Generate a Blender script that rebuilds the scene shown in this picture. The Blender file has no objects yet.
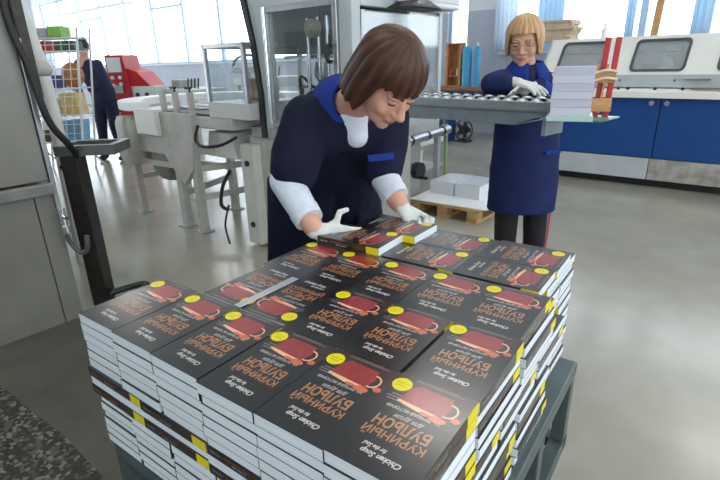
import bpy, bmesh, math, random
from math import sin, cos, pi, radians, sqrt
from mathutils import Vector, Matrix, Euler
random.seed(7)
SC = bpy.context.scene
COL = SC.collection

# ------------------------------------------------------------------ camera
cam_d = bpy.data.cameras.new('camera')
cam = bpy.data.objects.new('camera', cam_d)
COL.objects.link(cam)
cam_d.sensor_width = 36.0
cam_d.lens = 24.34
cam_d.clip_start = 0.05
cam_d.clip_end = 200
PITCH, ROLL = radians(20.0), radians(-1.47)
_F = Vector((0, cos(PITCH), -sin(PITCH)))
_R = Vector((1, 0, 0))
_U = _R.cross(_F)
_R2 = _R * cos(ROLL) + _U * sin(ROLL)
_U2 = -_R * sin(ROLL) + _U * cos(ROLL)
_m = Matrix((_R2, _U2, -_F)).transposed().to_4x4()
_m.translation = Vector((0, 0, 1.35))
cam.matrix_world = _m
SC.camera = cam

# ------------------------------------------------------------------ world, exposure
SC.view_settings.view_transform = 'Standard'
SC.view_settings.look = 'None'
SC.view_settings.gamma = 1.0
SC.view_settings.use_curve_mapping = False
SC.view_settings.exposure = 0.0
world = bpy.data.worlds.new('overcast_sky')
SC.world = world
world.use_nodes = True
_bg = world.node_tree.nodes['Background']
_bg.inputs['Color'].default_value = (0.90, 0.95, 1.0, 1)
_bg.inputs['Strength'].default_value = 5.5

LAMP_W = 22.0
YAW_B = radians(-40.0)          # the hall's long direction
SB, CB = sin(YAW_B), cos(YAW_B)
def hall(s, d, z=0.0):          # s along the window wall, d towards it
    return Vector((s * CB - d * SB, s * SB + d * CB, z))

def area_light(name, loc, size, power, rot=(0, 0, 0), color=(1, 0.97, 0.92)):
    l = bpy.data.lights.new(name, 'AREA')
    l.shape = 'RECTANGLE'; l.size = size[0]; l.size_y = size[1]
    l.energy = power; l.color = color
    o = bpy.data.objects.new(name, l); COL.objects.link(o)
    o.location = loc; o.rotation_euler = rot
    return o

# ------------------------------------------------------------------ materials
def lin(c):
    def f(v):
        v /= 255.0
        return v / 12.92 if v <= 0.04045 else ((v + 0.055) / 1.055) ** 2.4
    return (f(c[0]), f(c[1]), f(c[2]), 1.0)

MATS = {}
def mat(name, rgb, rough=0.5, metal=0.0, noise=0.0, scale=20.0, bump=0.0, spec=0.5, rgb2=None, stretch=None, detail=3.0):
    if name in MATS: return MATS[name]
    m = bpy.data.materials.new(name); m.use_nodes = True
    nt = m.node_tree; b = nt.nodes['Principled BSDF']
    b.inputs['Roughness'].default_value = rough
    b.inputs['Metallic'].default_value = metal
    b.inputs['Specular IOR Level'].default_value = spec
    c = lin(rgb)
    b.inputs['Base Color'].default_value = c
    if noise or rgb2 or bump:
        tc = nt.nodes.new('ShaderNodeTexCoord')
        mp = nt.nodes.new('ShaderNodeMapping')
        if stretch: mp.inputs['Scale'].default_value = stretch
        nz = nt.nodes.new('ShaderNodeTexNoise')
        nz.inputs['Scale'].default_value = scale
        nz.inputs['Detail'].default_value = detail
        nt.links.new(tc.outputs['Object'], mp.inputs['Vector'])
        nt.links.new(mp.outputs['Vector'], nz.inputs['Vector'])
        rp = nt.nodes.new('ShaderNodeValToRGB')
        rp.color_ramp.elements[0].position = 0.3
        rp.color_ramp.elements[1].position = 0.7
        if rgb2: c2 = lin(rgb2); c1 = c
        else:
            c1 = tuple(v * (1 - noise) for v in c[:3]) + (1,)
            c2 = tuple(min(1, v * (1 + noise)) for v in c[:3]) + (1,)
        rp.color_ramp.elements[0].color = c1
        rp.color_ramp.elements[1].color = c2
        nt.links.new(nz.outputs['Fac'], rp.inputs['Fac'])
        nt.links.new(rp.outputs['Color'], b.inputs['Base Color'])
        if bump:
            bp = nt.nodes.new('ShaderNodeBump')
            bp.inputs['Strength'].default_value = bump
            bp.inputs['Distance'].default_value = 0.01
            nt.links.new(nz.outputs['Fac'], bp.inputs['Height'])
            nt.links.new(bp.outputs['Normal'], b.inputs['Normal'])
    MATS[name] = m
    return m

def glass_mat(name, tint=(0.95, 0.98, 1.0), refl=0.12, rough=0.02, haze=0.0):
    if name in MATS: return MATS[name]
    m = bpy.data.materials.new(name); m.use_nodes = True
    nt = m.node_tree; nt.nodes.clear()
    out = nt.nodes.new('ShaderNodeOutputMaterial')
    tr = nt.nodes.new('ShaderNodeBsdfTransparent'); tr.inputs['Color'].default_value = tint + (1,)
    gl = nt.nodes.new('ShaderNodeBsdfGlossy'); gl.inputs['Roughness'].default_value = rough
    mx = nt.nodes.new('ShaderNodeMixShader'); mx.inputs[0].default_value = refl
    nt.links.new(tr.outputs[0], mx.inputs[1]); nt.links.new(gl.outputs[0], mx.inputs[2])
    last = mx
    if haze:
        df = nt.nodes.new('ShaderNodeBsdfDiffuse'); df.inputs['Color'].default_value = (0.8, 0.84, 0.86, 1)
        m2 = nt.nodes.new('ShaderNodeMixShader'); m2.inputs[0].default_value = haze
        nt.links.new(mx.outputs[0], m2.inputs[1]); nt.links.new(df.outputs[0], m2.inputs[2]); last = m2
    nt.links.new(last.outputs[0], out.inputs['Surface'])
    MATS[name] = m
    return m

def emit_mat(name, rgb, strength):
    if name in MATS: return MATS[name]
    m = bpy.data.materials.new(name); m.use_nodes = True
    b = m.node_tree.nodes['Principled BSDF']
    b.inputs['Base Color'].default_value = lin(rgb)
    b.inputs['Emission Color'].default_value = lin(rgb)
    b.inputs['Emission Strength'].default_value = strength
    MATS[name] = m
    return m

def floor_mat():
    m = bpy.data.materials.new('polished_concrete'); m.use_nodes = True
    nt = m.node_tree; b = nt.nodes['Principled BSDF']; L = nt.links.new
    tc = nt.nodes.new('ShaderNodeTexCoord')
    n1 = nt.nodes.new('ShaderNodeTexNoise'); n1.inputs['Scale'].default_value = 0.9; n1.inputs['Detail'].default_value = 6
    n2 = nt.nodes.new('ShaderNodeTexNoise'); n2.inputs['Scale'].default_value = 5; n2.inputs['Detail'].default_value = 3
    L(tc.outputs['Object'], n1.inputs['Vector']); L(tc.outputs['Object'], n2.inputs['Vector'])
    r1 = nt.nodes.new('ShaderNodeValToRGB')
    r1.color_ramp.elements[0].position = 0.3; r1.color_ramp.elements[0].color = lin((154, 150, 138))
    r1.color_ramp.elements[1].position = 0.72; r1.color_ramp.elements[1].color = lin((176, 172, 159))
    L(n1.outputs['Fac'], r1.inputs['Fac'])
    r2 = nt.nodes.new('ShaderNodeValToRGB')
    r2.color_ramp.elements[0].position = 0.25; r2.color_ramp.elements[0].color = (0.88, 0.88, 0.86, 1)
    r2.color_ramp.elements[1].position = 0.8; r2.color_ramp.elements[1].color = (1, 1, 1, 1)
    L(n2.outputs['Fac'], r2.inputs['Fac'])
    mx = nt.nodes.new('ShaderNodeMix'); mx.data_type = 'RGBA'; mx.blend_type = 'MULTIPLY'; mx.inputs['Factor'].default_value = 1
    L(r1.outputs['Color'], mx.inputs['A']); L(r2.outputs['Color'], mx.inputs['B'])
    L(mx.outputs['Result'], b.inputs['Base Color'])
    mr = nt.nodes.new('ShaderNodeMapRange')
    mr.inputs['To Min'].default_value = 0.12; mr.inputs['To Max'].default_value = 0.28
    L(n1.outputs['Fac'], mr.inputs['Value']); L(mr.outputs['Result'], b.inputs['Roughness'])
    bp = nt.nodes.new('ShaderNodeBump'); bp.inputs['Strength'].default_value = 0.03
    L(n2.outputs['Fac'], bp.inputs['Height']); L(bp.outputs['Normal'], b.inputs['Normal'])
    MATS['floor'] = m
    return m

def speck_mat():
    m = bpy.data.materials.new('speckled_stone'); m.use_nodes = True
    nt = m.node_tree; b = nt.nodes['Principled BSDF']; L = nt.links.new
    tc = nt.nodes.new('ShaderNodeTexCoord')
    v = nt.nodes.new('ShaderNodeTexVoronoi'); v.inputs['Scale'].default_value = 75
    L(tc.outputs['Object'], v.inputs['Vector'])
    r = nt.nodes.new('ShaderNodeValToRGB'); r.color_ramp.interpolation = 'CONSTANT'
    e = r.color_ramp.elements
    e[0].position = 0; e[0].color = lin((58, 56, 52))
    e[1].position = 0.45; e[1].color = lin((92, 88, 82))
    x = e.new(0.66); x.color = lin((44, 42, 40))
    x = e.new(0.86); x.color = lin((128, 124, 116))
    sp = nt.nodes.new('ShaderNodeSeparateColor')
    L(v.outputs['Color'], sp.inputs['Color']); L(sp.outputs['Red'], r.inputs['Fac'])
    L(r.outputs['Color'], b.inputs['Base Color'])
    b.inputs['Roughness'].default_value = 0.6
    return m

def page_mat():
    m = bpy.data.materials.new('paper_block'); m.use_nodes = True
    nt = m.node_tree; b = nt.nodes['Principled BSDF']; L = nt.links.new
    tc = nt.nodes.new('ShaderNodeTexCoord')
    mp = nt.nodes.new('ShaderNodeMapping'); mp.inputs['Scale'].default_value = (6, 6, 1400)
    nz = nt.nodes.new('ShaderNodeTexNoise'); nz.inputs['Scale'].default_value = 1.0; nz.inputs['Detail'].default_value = 2
    L(tc.outputs['Object'], mp.inputs['Vector']); L(mp.outputs['Vector'], nz.inputs['Vector'])
    r = nt.nodes.new('ShaderNodeValToRGB')
    r.color_ramp.elements[0].position = 0.3; r.color_ramp.elements[0].color = lin((203, 211, 216))
    r.color_ramp.elements[1].position = 0.65; r.color_ramp.elements[1].color = lin((229, 236, 241))
    L(nz.outputs['Fac'], r.inputs['Fac']); L(r.outputs['Color'], b.inputs['Base Color'])
    b.inputs['Roughness'].default_value = 0.8
    b.inputs['Specular IOR Level'].default_value = 0.2
    MATS['paper_block'] = m
    return m

# ------------------------------------------------------------------ mesh builder
class MB:
    def __init__(self):
        self.v = []; self.f = []; self.mi = []; self.sm = []
    def add(self, vs, fs, mi=0, smooth=False):
        o = len(self.v)
        self.v += [tuple(p) for p in vs]
        for f in fs:
            self.f.append(tuple(i + o for i in f)); self.mi.append(mi); self.sm.append(smooth)
        return self
    def box(self, c, s, mi=0, rot=None):
        hx, hy, hz = s[0] / 2, s[1] / 2, s[2] / 2
        vs = [Vector((x, y, z)) for z in (-hz, hz) for y in (-hy, hy) for x in (-hx, hx)]
        if rot is not None: vs = [rot @ p for p in vs]
        c = Vector(c)
        return self.add([p + c for p in vs], [(0, 2, 3, 1), (4, 5, 7, 6), (0, 1, 5, 4), (2, 6, 7, 3), (0, 4, 6, 2), (1, 3, 7, 5)], mi)
    def b2(self, lo, hi, mi=0):
        return self.box([(lo[i] + hi[i]) / 2 for i in range(3)], [abs(hi[i] - lo[i]) for i in range(3)], mi)
    def cyl(self, p0, p1, r0, r1=None, mi=0, n=16, smooth=True, cap=True):
        r1 = r0 if r1 is None else r1
        p0, p1 = Vector(p0), Vector(p1)
        ax = (p1 - p0).normalized()
        t = Vector((1, 0, 0)) if abs(ax.x) < 0.8 else Vector((0, 1, 0))
        x = ax.cross(t).normalized(); y = ax.cross(x)
        vs = []
        for p, r in ((p0, r0), (p1, r1)):
            vs += [p + (x * cos(2 * pi * i / n) + y * sin(2 * pi * i / n)) * r for i in range(n)]
        self.add(vs, [(i, (i + 1) % n, n + (i + 1) % n, n + i) for i in range(n)], mi, smooth)
        if cap:
            self.add(vs[:n], [tuple(range(n))[::-1]], mi); self.add(vs[n:], [tuple(range(n))], mi)
        return self
    def bar(self, p0, p1, w, h, mi=0, up=(0, 0, 1)):
        p0, p1 = Vector(p0), Vector(p1)
        ax = (p1 - p0); L = ax.length; ax.normalize()
        u = Vector(up)
        if abs(ax.dot(u)) > 0.95: u = Vector((0, 1, 0))
        x = ax.cross(u).normalized(); z = x.cross(ax).normalized()
        return self.box((p0 + p1) / 2, (w, L, h), mi, Matrix((x, ax, z)).transposed())
    def tube(self, pts, r, mi=0, n=10, sub=6):
        P = [Vector(p) for p in pts]
        if len(P) > 2 and sub > 1:
            Q = []
            for i in range(len(P) - 1):
                p0 = P[max(i - 1, 0)]; p1 = P[i]; p2 = P[i + 1]; p3 = P[min(i + 2, len(P) - 1)]
                for k in range(sub):
                    t = k / sub
                    Q.append(0.5 * ((2 * p1) + (p2 - p0) * t + (2 * p0 - 5 * p1 + 4 * p2 - p3) * t * t + (3 * p1 - p0 - 3 * p2 + p3) * t ** 3))
            Q.append(P[-1]); P = Q
        x = None; vs = []
        for i, p in enumerate(P):
            ax = (P[min(i + 1, len(P) - 1)] - P[max(i - 1, 0)]).normalized()
            if x is None:
                t = Vector((0, 0, 1)) if abs(ax.z) < 0.8 else Vector((1, 0, 0))
                x = ax.cross(t).normalized()
            else:
                x = (x - ax * x.dot(ax)).normalized()
            y = ax.cross(x)
            rr = r[min(i, len(r) - 1)] if isinstance(r, (list, tuple)) else r
            vs += [p + (x * cos(2 * pi * k / n) + y * sin(2 * pi * k / n)) * rr for k in range(n)]
        fs = []
        for i in range(len(P) - 1):
            for k in range(n):
                fs.append((i * n + k, i * n + (k + 1) % n, (i + 1) * n + (k + 1) % n, (i + 1) * n + k))
        self.add(vs, fs, mi, True)
        self.add(vs[:n], [tuple(range(n))[::-1]], mi); self.add(vs[-n:], [tuple(range(n))], mi)
        return self
    def ell(self, c, r, mi=0, rot=None, nu=20, nv=12):
        c = Vector(c); vs = []
        for j in range(nv + 1):
            th = pi * j / nv
            for i in range(nu):
                ph = 2 * pi * i / nu
                p = Vector((r[0] * sin(th) * cos(ph), r[1] * sin(th) * sin(ph), r[2] * cos(th)))
                if rot is not None: p = rot @ p
                vs.append(c + p)
        fs = []
        for j in range(nv):
            for i in range(nu):
                q = (j * nu + i, (j + 1) * nu + i, (j + 1) * nu + (i + 1) % nu, j * nu + (i + 1) % nu)
                fs.append(q)
        return self.add(vs, fs, mi, True)
    def cap(self, p0, p1, r0, r1=None, mi=0):
        r1 = r0 if r1 is None else r1
        self.cyl(p0, p1, r0, r1, mi, 16)
        self.ell(p0, (r0,) * 3, mi); self.ell(p1, (r1,) * 3, mi)
        return self
    def loft(self, secs, mi=0, n=32):
        # secs: (center, rx, ry, yaw, power); horizontal rings joined upward, closed ends
        vs = []
        for c, rx, ry, yaw, *pw in secs:
            p = pw[0] if pw else 2.0
            for i in range(n):
                t = 2 * pi * i / n
                x = rx * math.copysign(abs(cos(t)) ** (2 / p), cos(t)); y = ry * math.copysign(abs(sin(t)) ** (2 / p), sin(t))
                vs.append((c[0] + x * cos(yaw) - y * sin(yaw), c[1] + x * sin(yaw) + y * cos(yaw), c[2]))
        fs = []
        m = len(secs)
        for j in range(m - 1):
            for i in range(n):
                fs.append((j * n + i, j * n + (i + 1) % n, (j + 1) * n + (i + 1) % n, (j + 1) * n + i))
        self.add(vs, fs, mi, True)
        self.add(vs[:n], [tuple(range(n))[::-1]], mi); self.add(vs[-n:], [tuple(range(n))], mi)
        return self
    def poly(self, pts, z, mi=0):
        return self.add([(p[0], p[1], z) for p in pts], [tuple(range(len(pts)))], mi)
    def prism(self, pts, lo, hi, axis=2, mi=0):
        # pts 2D polygon extruded along an axis (0: (y,z) pts, 1: (x,z) pts, 2: (x,y) pts)
        def mk(p, h):
            return (h, p[0], p[1]) if axis == 0 else ((p[0], h, p[1]) if axis == 1 else (p[0], p[1], h))
        n = len(pts)
        vs = [mk(p, lo) for p in pts] + [mk(p, hi) for p in pts]
        fs = [tuple(range(n))[::-1], tuple(range(n, 2 * n))] + [(i, (i + 1) % n, n + (i + 1) % n, n + i) for i in range(n)]
        return self.add(vs, fs, mi)
    def xf(self, M):
        self.v = [tuple(M @ Vector(p)) for p in self.v]; return self
    def join(self, o, M=None, mi=None):
        vs = [tuple(M @ Vector(p)) for p in o.v] if M is not None else o.v
        k = len(self.v); self.v += vs
        for f, a, s in zip(o.f, o.mi, o.sm):
            self.f.append(tuple(i + k for i in f)); self.mi.append(a if mi is None else mi); self.sm.append(s)
        return self
    def mesh(self, name, mats, fix=True):
        me = bpy.data.meshes.new(name)
        me.from_pydata(self.v, [], self.f)
        for i, p in enumerate(me.polygons):
            p.material_index = self.mi[i]; p.use_smooth = self.sm[i]
        for m in (mats if isinstance(mats, (list, tuple)) else [mats]): me.materials.append(m)
        if fix:
            bm = bmesh.new(); bm.from_mesh(me)
            bmesh.ops.recalc_face_normals(bm, faces=bm.faces)
            bm.to_mesh(me); bm.free()
        me.update()
        return me
    def build(self, name, mats, parent=None, bevel=0.0, loc=None, rotz=None, fix=True):
        o = bpy.data.objects.new(name, self.mesh(name, mats, fix))
        COL.objects.link(o)
        if parent is not None: o.parent = parent
        if loc is not None: o.location = loc
        if rotz is not None: o.rotation_euler = (0, 0, rotz)
        if bevel:
            md = o.modifiers.new('edges', 'BEVEL'); md.width = bevel; md.segments = 2
            md.limit_method = 'ANGLE'; md.angle_limit = radians(50)
        return o

def fuse(mb, name, mats, voxel, smooth=4, parent=None, pick=None, sub=None):
    """one continuous surface grown from overlapping closed shapes"""
    tmp = bpy.data.objects.new('tmp', mb.mesh('tmp', mats, True)); COL.objects.link(tmp)
    r = tmp.modifiers.new('r', 'REMESH'); r.mode = 'VOXEL'; r.voxel_size = voxel; r.use_smooth_shade = True
    if smooth:
        s = tmp.modifiers.new('s', 'SMOOTH'); s.factor = 0.5; s.iterations = smooth
    dg = bpy.context.evaluated_depsgraph_get()
    me = bpy.data.meshes.new_from_object(tmp.evaluated_get(dg))
    bpy.data.objects.remove(tmp)
    me.name = name; me.materials.clear()
    for m in (mats if isinstance(mats, (list, tuple)) else [mats]): me.materials.append(m)
    for p in me.polygons:
        p.use_smooth = True
        p.material_index = pick(p.center) if pick else 0
    o = bpy.data.objects.new(name, me); COL.objects.link(o)
    if parent is not None: o.parent = parent
    return o

def thing(name, label, cat, loc=(0, 0, 0), rotz=0.0, group=None):
    o = bpy.data.objects.new(name, None); COL.objects.link(o)
    o.empty_display_size = 0.1
    o.location = loc; o.rotation_euler = (0, 0, rotz)
    o['label'] = label; o['category'] = cat
    if group: o['group'] = group
    return o
def tag(o, label, cat, group=None, kind=None):
    o['label'] = label; o['category'] = cat
    if group: o['group'] = group
    if kind: o['kind'] = kind
    return o
def struct(o):
    o['kind'] = 'structure'; return o
def hthing(name, label, cat, s, d, z=0, group=None, extra=0.0):
    return thing(name, label, cat, hall(s, d, z), YAW_B + extra, group)

_font_cache = {}
def text_mb(txt, size, shear=0.0, bold=0.0, spacing=1.0):
    cu = bpy.data.curves.new('t', 'FONT'); cu.body = txt; cu.size = size; cu.shear = shear
    cu.align_x = 'CENTER'; cu.align_y = 'CENTER'; cu.offset = bold; cu.space_character = spacing
    cu.resolution_u = 2
    ob = bpy.data.objects.new('t', cu); COL.objects.link(ob)
    dg = bpy.context.evaluated_depsgraph_get()
    me = bpy.data.meshes.new_from_object(ob.evaluated_get(dg))
    mb = MB(); mb.add([v.co.copy() for v in me.vertices], [tuple(p.vertices) for p in me.polygons])
    bpy.data.objects.remove(ob); bpy.data.meshes.remove(me)
    return mb
def put_text(mb, txt, size, M, mi, width=None, height=None, **k):
    t = text_mb(txt, size, **k)
    xs = [p[0] for p in t.v]; ys = [p[1] for p in t.v]
    cx, cy = (min(xs) + max(xs)) / 2, (min(ys) + max(ys)) / 2
    kx = width / (max(xs) - min(xs)) if width else 1
    ky = height / (max(ys) - min(ys)) if height else kx
    S = Matrix.Diagonal((kx, ky, 1, 1)) @ Matrix.Translation((-cx, -cy, 0))
    mb.join(t, M @ S, mi)

T = Matrix.Translation
WHITE_METAL = mat('pale_grey_paint', (206, 208, 204), 0.45, 0, 0.05, 8)
GREY_METAL = mat('grey_paint', (158, 162, 162), 0.45, 0, 0.08, 6)
BEIGE_METAL = mat('warm_grey_paint', (178, 176, 168), 0.5, 0, 0.12, 9)
STEEL = mat('brushed_steel', (175, 178, 180), 0.32, 0.9, 0.08, 30)
GALV = mat('galvanised_sheet', (150, 162, 166), 0.38, 0.6, 0.1, 14)
CHROME = mat('chrome', (220, 222, 225), 0.15, 1.0)
DARK = mat('black_rubber', (24, 25, 27), 0.55)
DARK_STEEL = mat('dark_steel', (46, 42, 39), 0.45, 0.4, 0.2, 18)
BLUE_PAINT = mat('blue_panel_paint', (14, 66, 128), 0.32, 0, 0.06, 3)
RED_PAINT = mat('red_paint', (178, 26, 36), 0.4, 0, 0.06, 10)
WOOD = mat('raw_pine', (206, 164, 112), 0.65, 0, 0, 10, 0.05, 0.3, rgb2=(178, 132, 84), stretch=(2, 2, 12))
SKIN = mat('skin', (206, 158, 136), 0.5, 0, 0.05, 30, 0.0, 0.35)
GLOVE = mat('white_cotton', (206, 210, 206), 0.9, 0, 0.06, 60, 0.15, 0.1)
NAVY = mat('navy_twill', (25, 29, 48), 0.85, 0, 0.14, 9, 0.12, 0.15)
ROYAL = mat('royal_blue_twill', (32, 54, 128), 0.85, 0, 0.1, 9, 0.1, 0.15)
PAPER = page_mat()
YELLOW = mat('yellow_ink', (232, 214, 20), 0.4)
GLASS = glass_mat('clear_pane', (0.93, 0.96, 0.97), 0.10)
ACRYL = glass_mat('acrylic_guard', (0.86, 0.9, 0.92), 0.14, 0.08, 0.10)


def cloth_mat(name, rgb, trans=0.6):
    if name in MATS: return MATS[name]
    m = bpy.data.materials.new(name); m.use_nodes = True
    nt = m.node_tree; nt.nodes.clear()
    out = nt.nodes.new('ShaderNodeOutputMaterial'); mx = nt.nodes.new('ShaderNodeMixShader'); mx.inputs[0].default_value = trans
    d = nt.nodes.new('ShaderNodeBsdfDiffuse'); t_ = nt.nodes.new('ShaderNodeBsdfTranslucent')
    d.inputs['Color'].default_value = lin(rgb); t_.inputs['Color'].default_value = lin(rgb)
    nt.links.new(d.outputs[0], mx.inputs[1]); nt.links.new(t_.outputs[0], mx.inputs[2]); nt.links.new(mx.outputs[0], out.inputs['Surface'])
    MATS[name] = m
    return m
def strand_mat(name, dark, light, rough=0.4, spec=0.5):
    if name in MATS: return MATS[name]
    m = bpy.data.materials.new(name); m.use_nodes = True
    nt = m.node_tree; b = nt.nodes['Principled BSDF']
    at = nt.nodes.new('ShaderNodeAttribute'); at.attribute_name = 'strand'
    rp = nt.nodes.new('ShaderNodeValToRGB'); rp.color_ramp.elements[0].color = lin(dark); rp.color_ramp.elements[1].color = lin(light)
    nt.links.new(at.outputs['Fac'], rp.inputs['Fac']); nt.links.new(rp.outputs['Color'], b.inputs['Base Color'])
    b.inputs['Roughness'].default_value = rough; b.inputs['Specular IOR Level'].default_value = spec
    MATS[name] = m
    return m
# ================================================================== ROOM
def hbuild(mb, name, m, parent=None, **k):
    o = mb.build(name, m, parent, **k)
    if parent is None: o.rotation_euler = (0, 0, YAW_B)
    return o
S0, S1, D1, ZC = -26.0, 6.0, 9.0, 4.4
m = MB(); m.b2((S0, -4.0, -0.12), (S1, D1 + 0.3, 0.0))
struct(hbuild(m, 'floor', floor_mat()))
m = MB(); m.b2((S0, -3.5, ZC), (S1 + 0.2, D1 + 0.3, ZC + 0.15))
struct(hbuild(m, 'ceiling', mat('ceiling_paint', (196, 204, 208), 0.8, 0, 0.04, 2)))
# dark speckled threshold strip and near-corner floor patch darkened by dirt and painted shade
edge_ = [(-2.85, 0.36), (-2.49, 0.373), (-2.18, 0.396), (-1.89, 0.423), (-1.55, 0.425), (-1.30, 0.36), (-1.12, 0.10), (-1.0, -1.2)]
m = MB(); m.prism(edge_ + [(-3.1, -1.2), (-3.1, 0.35)], 0.0, 0.004)
struct(hbuild(m, 'trim_1', speck_mat()))
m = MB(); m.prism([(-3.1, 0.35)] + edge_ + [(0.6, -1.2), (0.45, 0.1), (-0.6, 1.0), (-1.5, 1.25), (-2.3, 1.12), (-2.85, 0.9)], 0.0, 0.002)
struct(hbuild(m, 'trim_2', mat('shaded_dirty_screed', (92, 89, 80), 0.5, 0, 0.16, 5, 0.05)))

WALLP = mat('wall_upper_paint', (214, 218, 222), 0.8, 0, 0.03, 2)
DADO = mat('wall_dado_paint', (168, 176, 190), 0.7, 0, 0.04, 2)
FRAME = mat('window_frame_paint', (176, 200, 222), 0.5)
ZS, ZT = 1.47, 4.0
openings = [(-16.2 + 1.8 * j, -16.2 + 1.8 * (j + 1)) for j in range(-5, 4)] + \
           [(-8.3, -6.4), (-5.2, -4.77), (-4.1, -3.1), (-3.1, -1.84), (-1.84, -1.0), (-1.0, 0.8), (0.8, 2.6), (2.6, 4.4)]
m = MB()
m.b2((S0, D1, 0), (S1, D1 + 0.25, ZS), 1)
m.b2((S0, D1, ZT), (S1, D1 + 0.25, ZC), 0)
cur = S0
for a0, a1 in openings:
    if a0 - cur > 0.02:
        m.b2((cur, D1, ZS), (a0, D1 + 0.25, 2.2), 1); m.b2((cur, D1, 2.2), (a0, D1 + 0.25, ZT), 0)
    cur = a1
m.b2((cur, D1, ZS), (S1, D1 + 0.25, ZT), 0)
struct(hbuild(m, 'wall_back', [WALLP, DADO]))
for i, (a0, a1) in enumerate(openings):
    m = MB(); w = 0.05; y0, y1 = D1 + 0.08, D1 + 0.16
    m.b2((a0, y0, ZS), (a0 + w, y1, ZT)); m.b2((a1 - w, y0, ZS), (a1, y1, ZT))
    m.b2((a0, y0, ZS), (a1, y1, ZS + w)); m.b2((a0, y0, ZT - w), (a1, y1, ZT))
    if i % 3 == 2 or i > 10: m.b2((a0, y0, 3.1), (a1, y1, 3.16))
    m.b2((a0, D1 - 0.06, ZS - 0.04), (a1, D1 + 0.08, ZS), 1)
    f = struct(hbuild(m, 'window_%d' % (i + 1), [FRAME, WALLP]))
    g = MB(); g.b2((a0 + w, D1 + 0.11, ZS + w), (a1 - w, D1 + 0.116, ZT - w))
    g.build('pane', GLASS, f)
# near wall and right wall, behind and beside the photographer, with unseen openings added to tune the fill light
DN, PN = -3.3, [(1.4, 4.6)]
m = MB(); cur = -12.0
m.b2((-12.0, DN - 0.2, 0), (S1, DN, 1.0)); m.b2((-12.0, DN - 0.2, 3.5), (S1, DN, ZC))
for a0, a1 in PN: m.b2((cur, DN - 0.2, 1.0), (a0, DN, 3.5)); cur = a1
m.b2((cur, DN - 0.2, 1.0), (S1, DN, 3.5))
struct(hbuild(m, 'wall_front', WALLP))
m = MB(); cur = DN
for a0, a1 in ((-1.8, 0.6), (1.4, 3.8), (4.6, 7.0)): m.b2((S1, cur, 1.0), (S1 + 0.2, a0, 3.5)); cur = a1
m.b2((S1, cur, 1.0), (S1 + 0.2, D1, 3.5)); m.b2((S1, DN, 0), (S1 + 0.2, D1, 1.0)); m.b2((S1, DN, 3.5), (S1 + 0.2, D1, ZC))
struct(hbuild(m, 'wall_right', WALLP))
# far end wall with its own windows
m = MB()
m.b2((S0 - 0.25, -4, 0), (S0, D1 + 0.25, ZS), 1); m.b2((S0 - 0.25, -4, ZT), (S0, D1 + 0.25, ZC), 0)
ends = [(0.2, 2.0), (2.6, 4.4), (5.0, 6.8), (7.0, 8.8)]
cur = -4
for a0, a1 in ends:
    m.b2((S0 - 0.25, cur, ZS), (S0, a0, ZT), 0); cur = a1
m.b2((S0 - 0.25, cur, ZS), (S0, D1 + 0.25, ZT), 0)
struct(hbuild(m, 'wall_left', [WALLP, DADO]))
for i, (a0, a1) in enumerate(ends):
    m = MB(); w = 0.05; x0, x1 = S0 - 0.16, S0 - 0.08
    m.b2((x0, a0, ZS), (x1, a0 + w, ZT)); m.b2((x0, a1 - w, ZS), (x1, a1, ZT))
    m.b2((x0, a0, ZS), (x1, a1, ZS + w)); m.b2((x0, a0, ZT - w), (x1, a1, ZT)); m.b2((x0, a0, 2.9), (x1, a1, 2.96))
    f = struct(hbuild(m, 'window_%d' % (len(openings) + i + 1), FRAME))
    g = MB(); g.b2((S0 - 0.125, a0 + w, ZS + w), (S0 - 0.12, a1 - w, ZT - w)); g.build('pane', GLASS, f)
# ceiling lamps out of frame: long fluorescent troughs
for k, (s, d) in enumerate([(-1.8, 0.6), (1.2, 0.6), (-7.0, 1.2), (-1.8, 3.6), (1.4, 3.4), (-8.5, 3.4), (-13.0, 3.4), (-9.0, 6.6), (0.5, 7.2), (-10.0, 6.8)]):
    t = hthing('ceiling_lamp', 'long white fluorescent ceiling lamp hanging above the machines', 'ceiling lamp', s, d, ZC - 0.5, 'fluorescent ceiling lamps')
    MB().b2((-0.65, -0.10, 0.03), (0.65, 0.10, 0.09)).build('lamp_housing', WHITE_METAL, t)
    MB().cyl((-0.6, 0, 0.0), (0.6, 0, 0.0), 0.018).build('tube', emit_mat('fluorescent_tube', (250, 252, 255), 6.0), t)
    for x in (-0.5, 0.5): MB().cyl((x, 0, 0.09), (x, 0, 0.5), 0.006).build('suspension_rod', STEEL, t)
    l = area_light('lamp_light', (0, 0, -0.03), (1.25, 0.2), LAMP_W); l.parent = t
t = hthing('strip_light', 'long white strip light hanging before the far left windows', 'strip light', -18.5, 8.2, 3.2)
MB().b2((-2.7, -0.08, 0), (2.7, 0.08, 0.08)).build('housing', WHITE_METAL, t)
MB().cyl((-2.6, 0, -0.03), (2.6, 0, -0.03), 0.02).build('tube', emit_mat('fluorescent_tube', (250, 252, 255), 6.0), t)
for x in (-2.2, 0, 2.2): MB().cyl((x, 0, 0.08), (x, 0, 1.2), 0.008).build('suspension_rod', STEEL, t)

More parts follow.
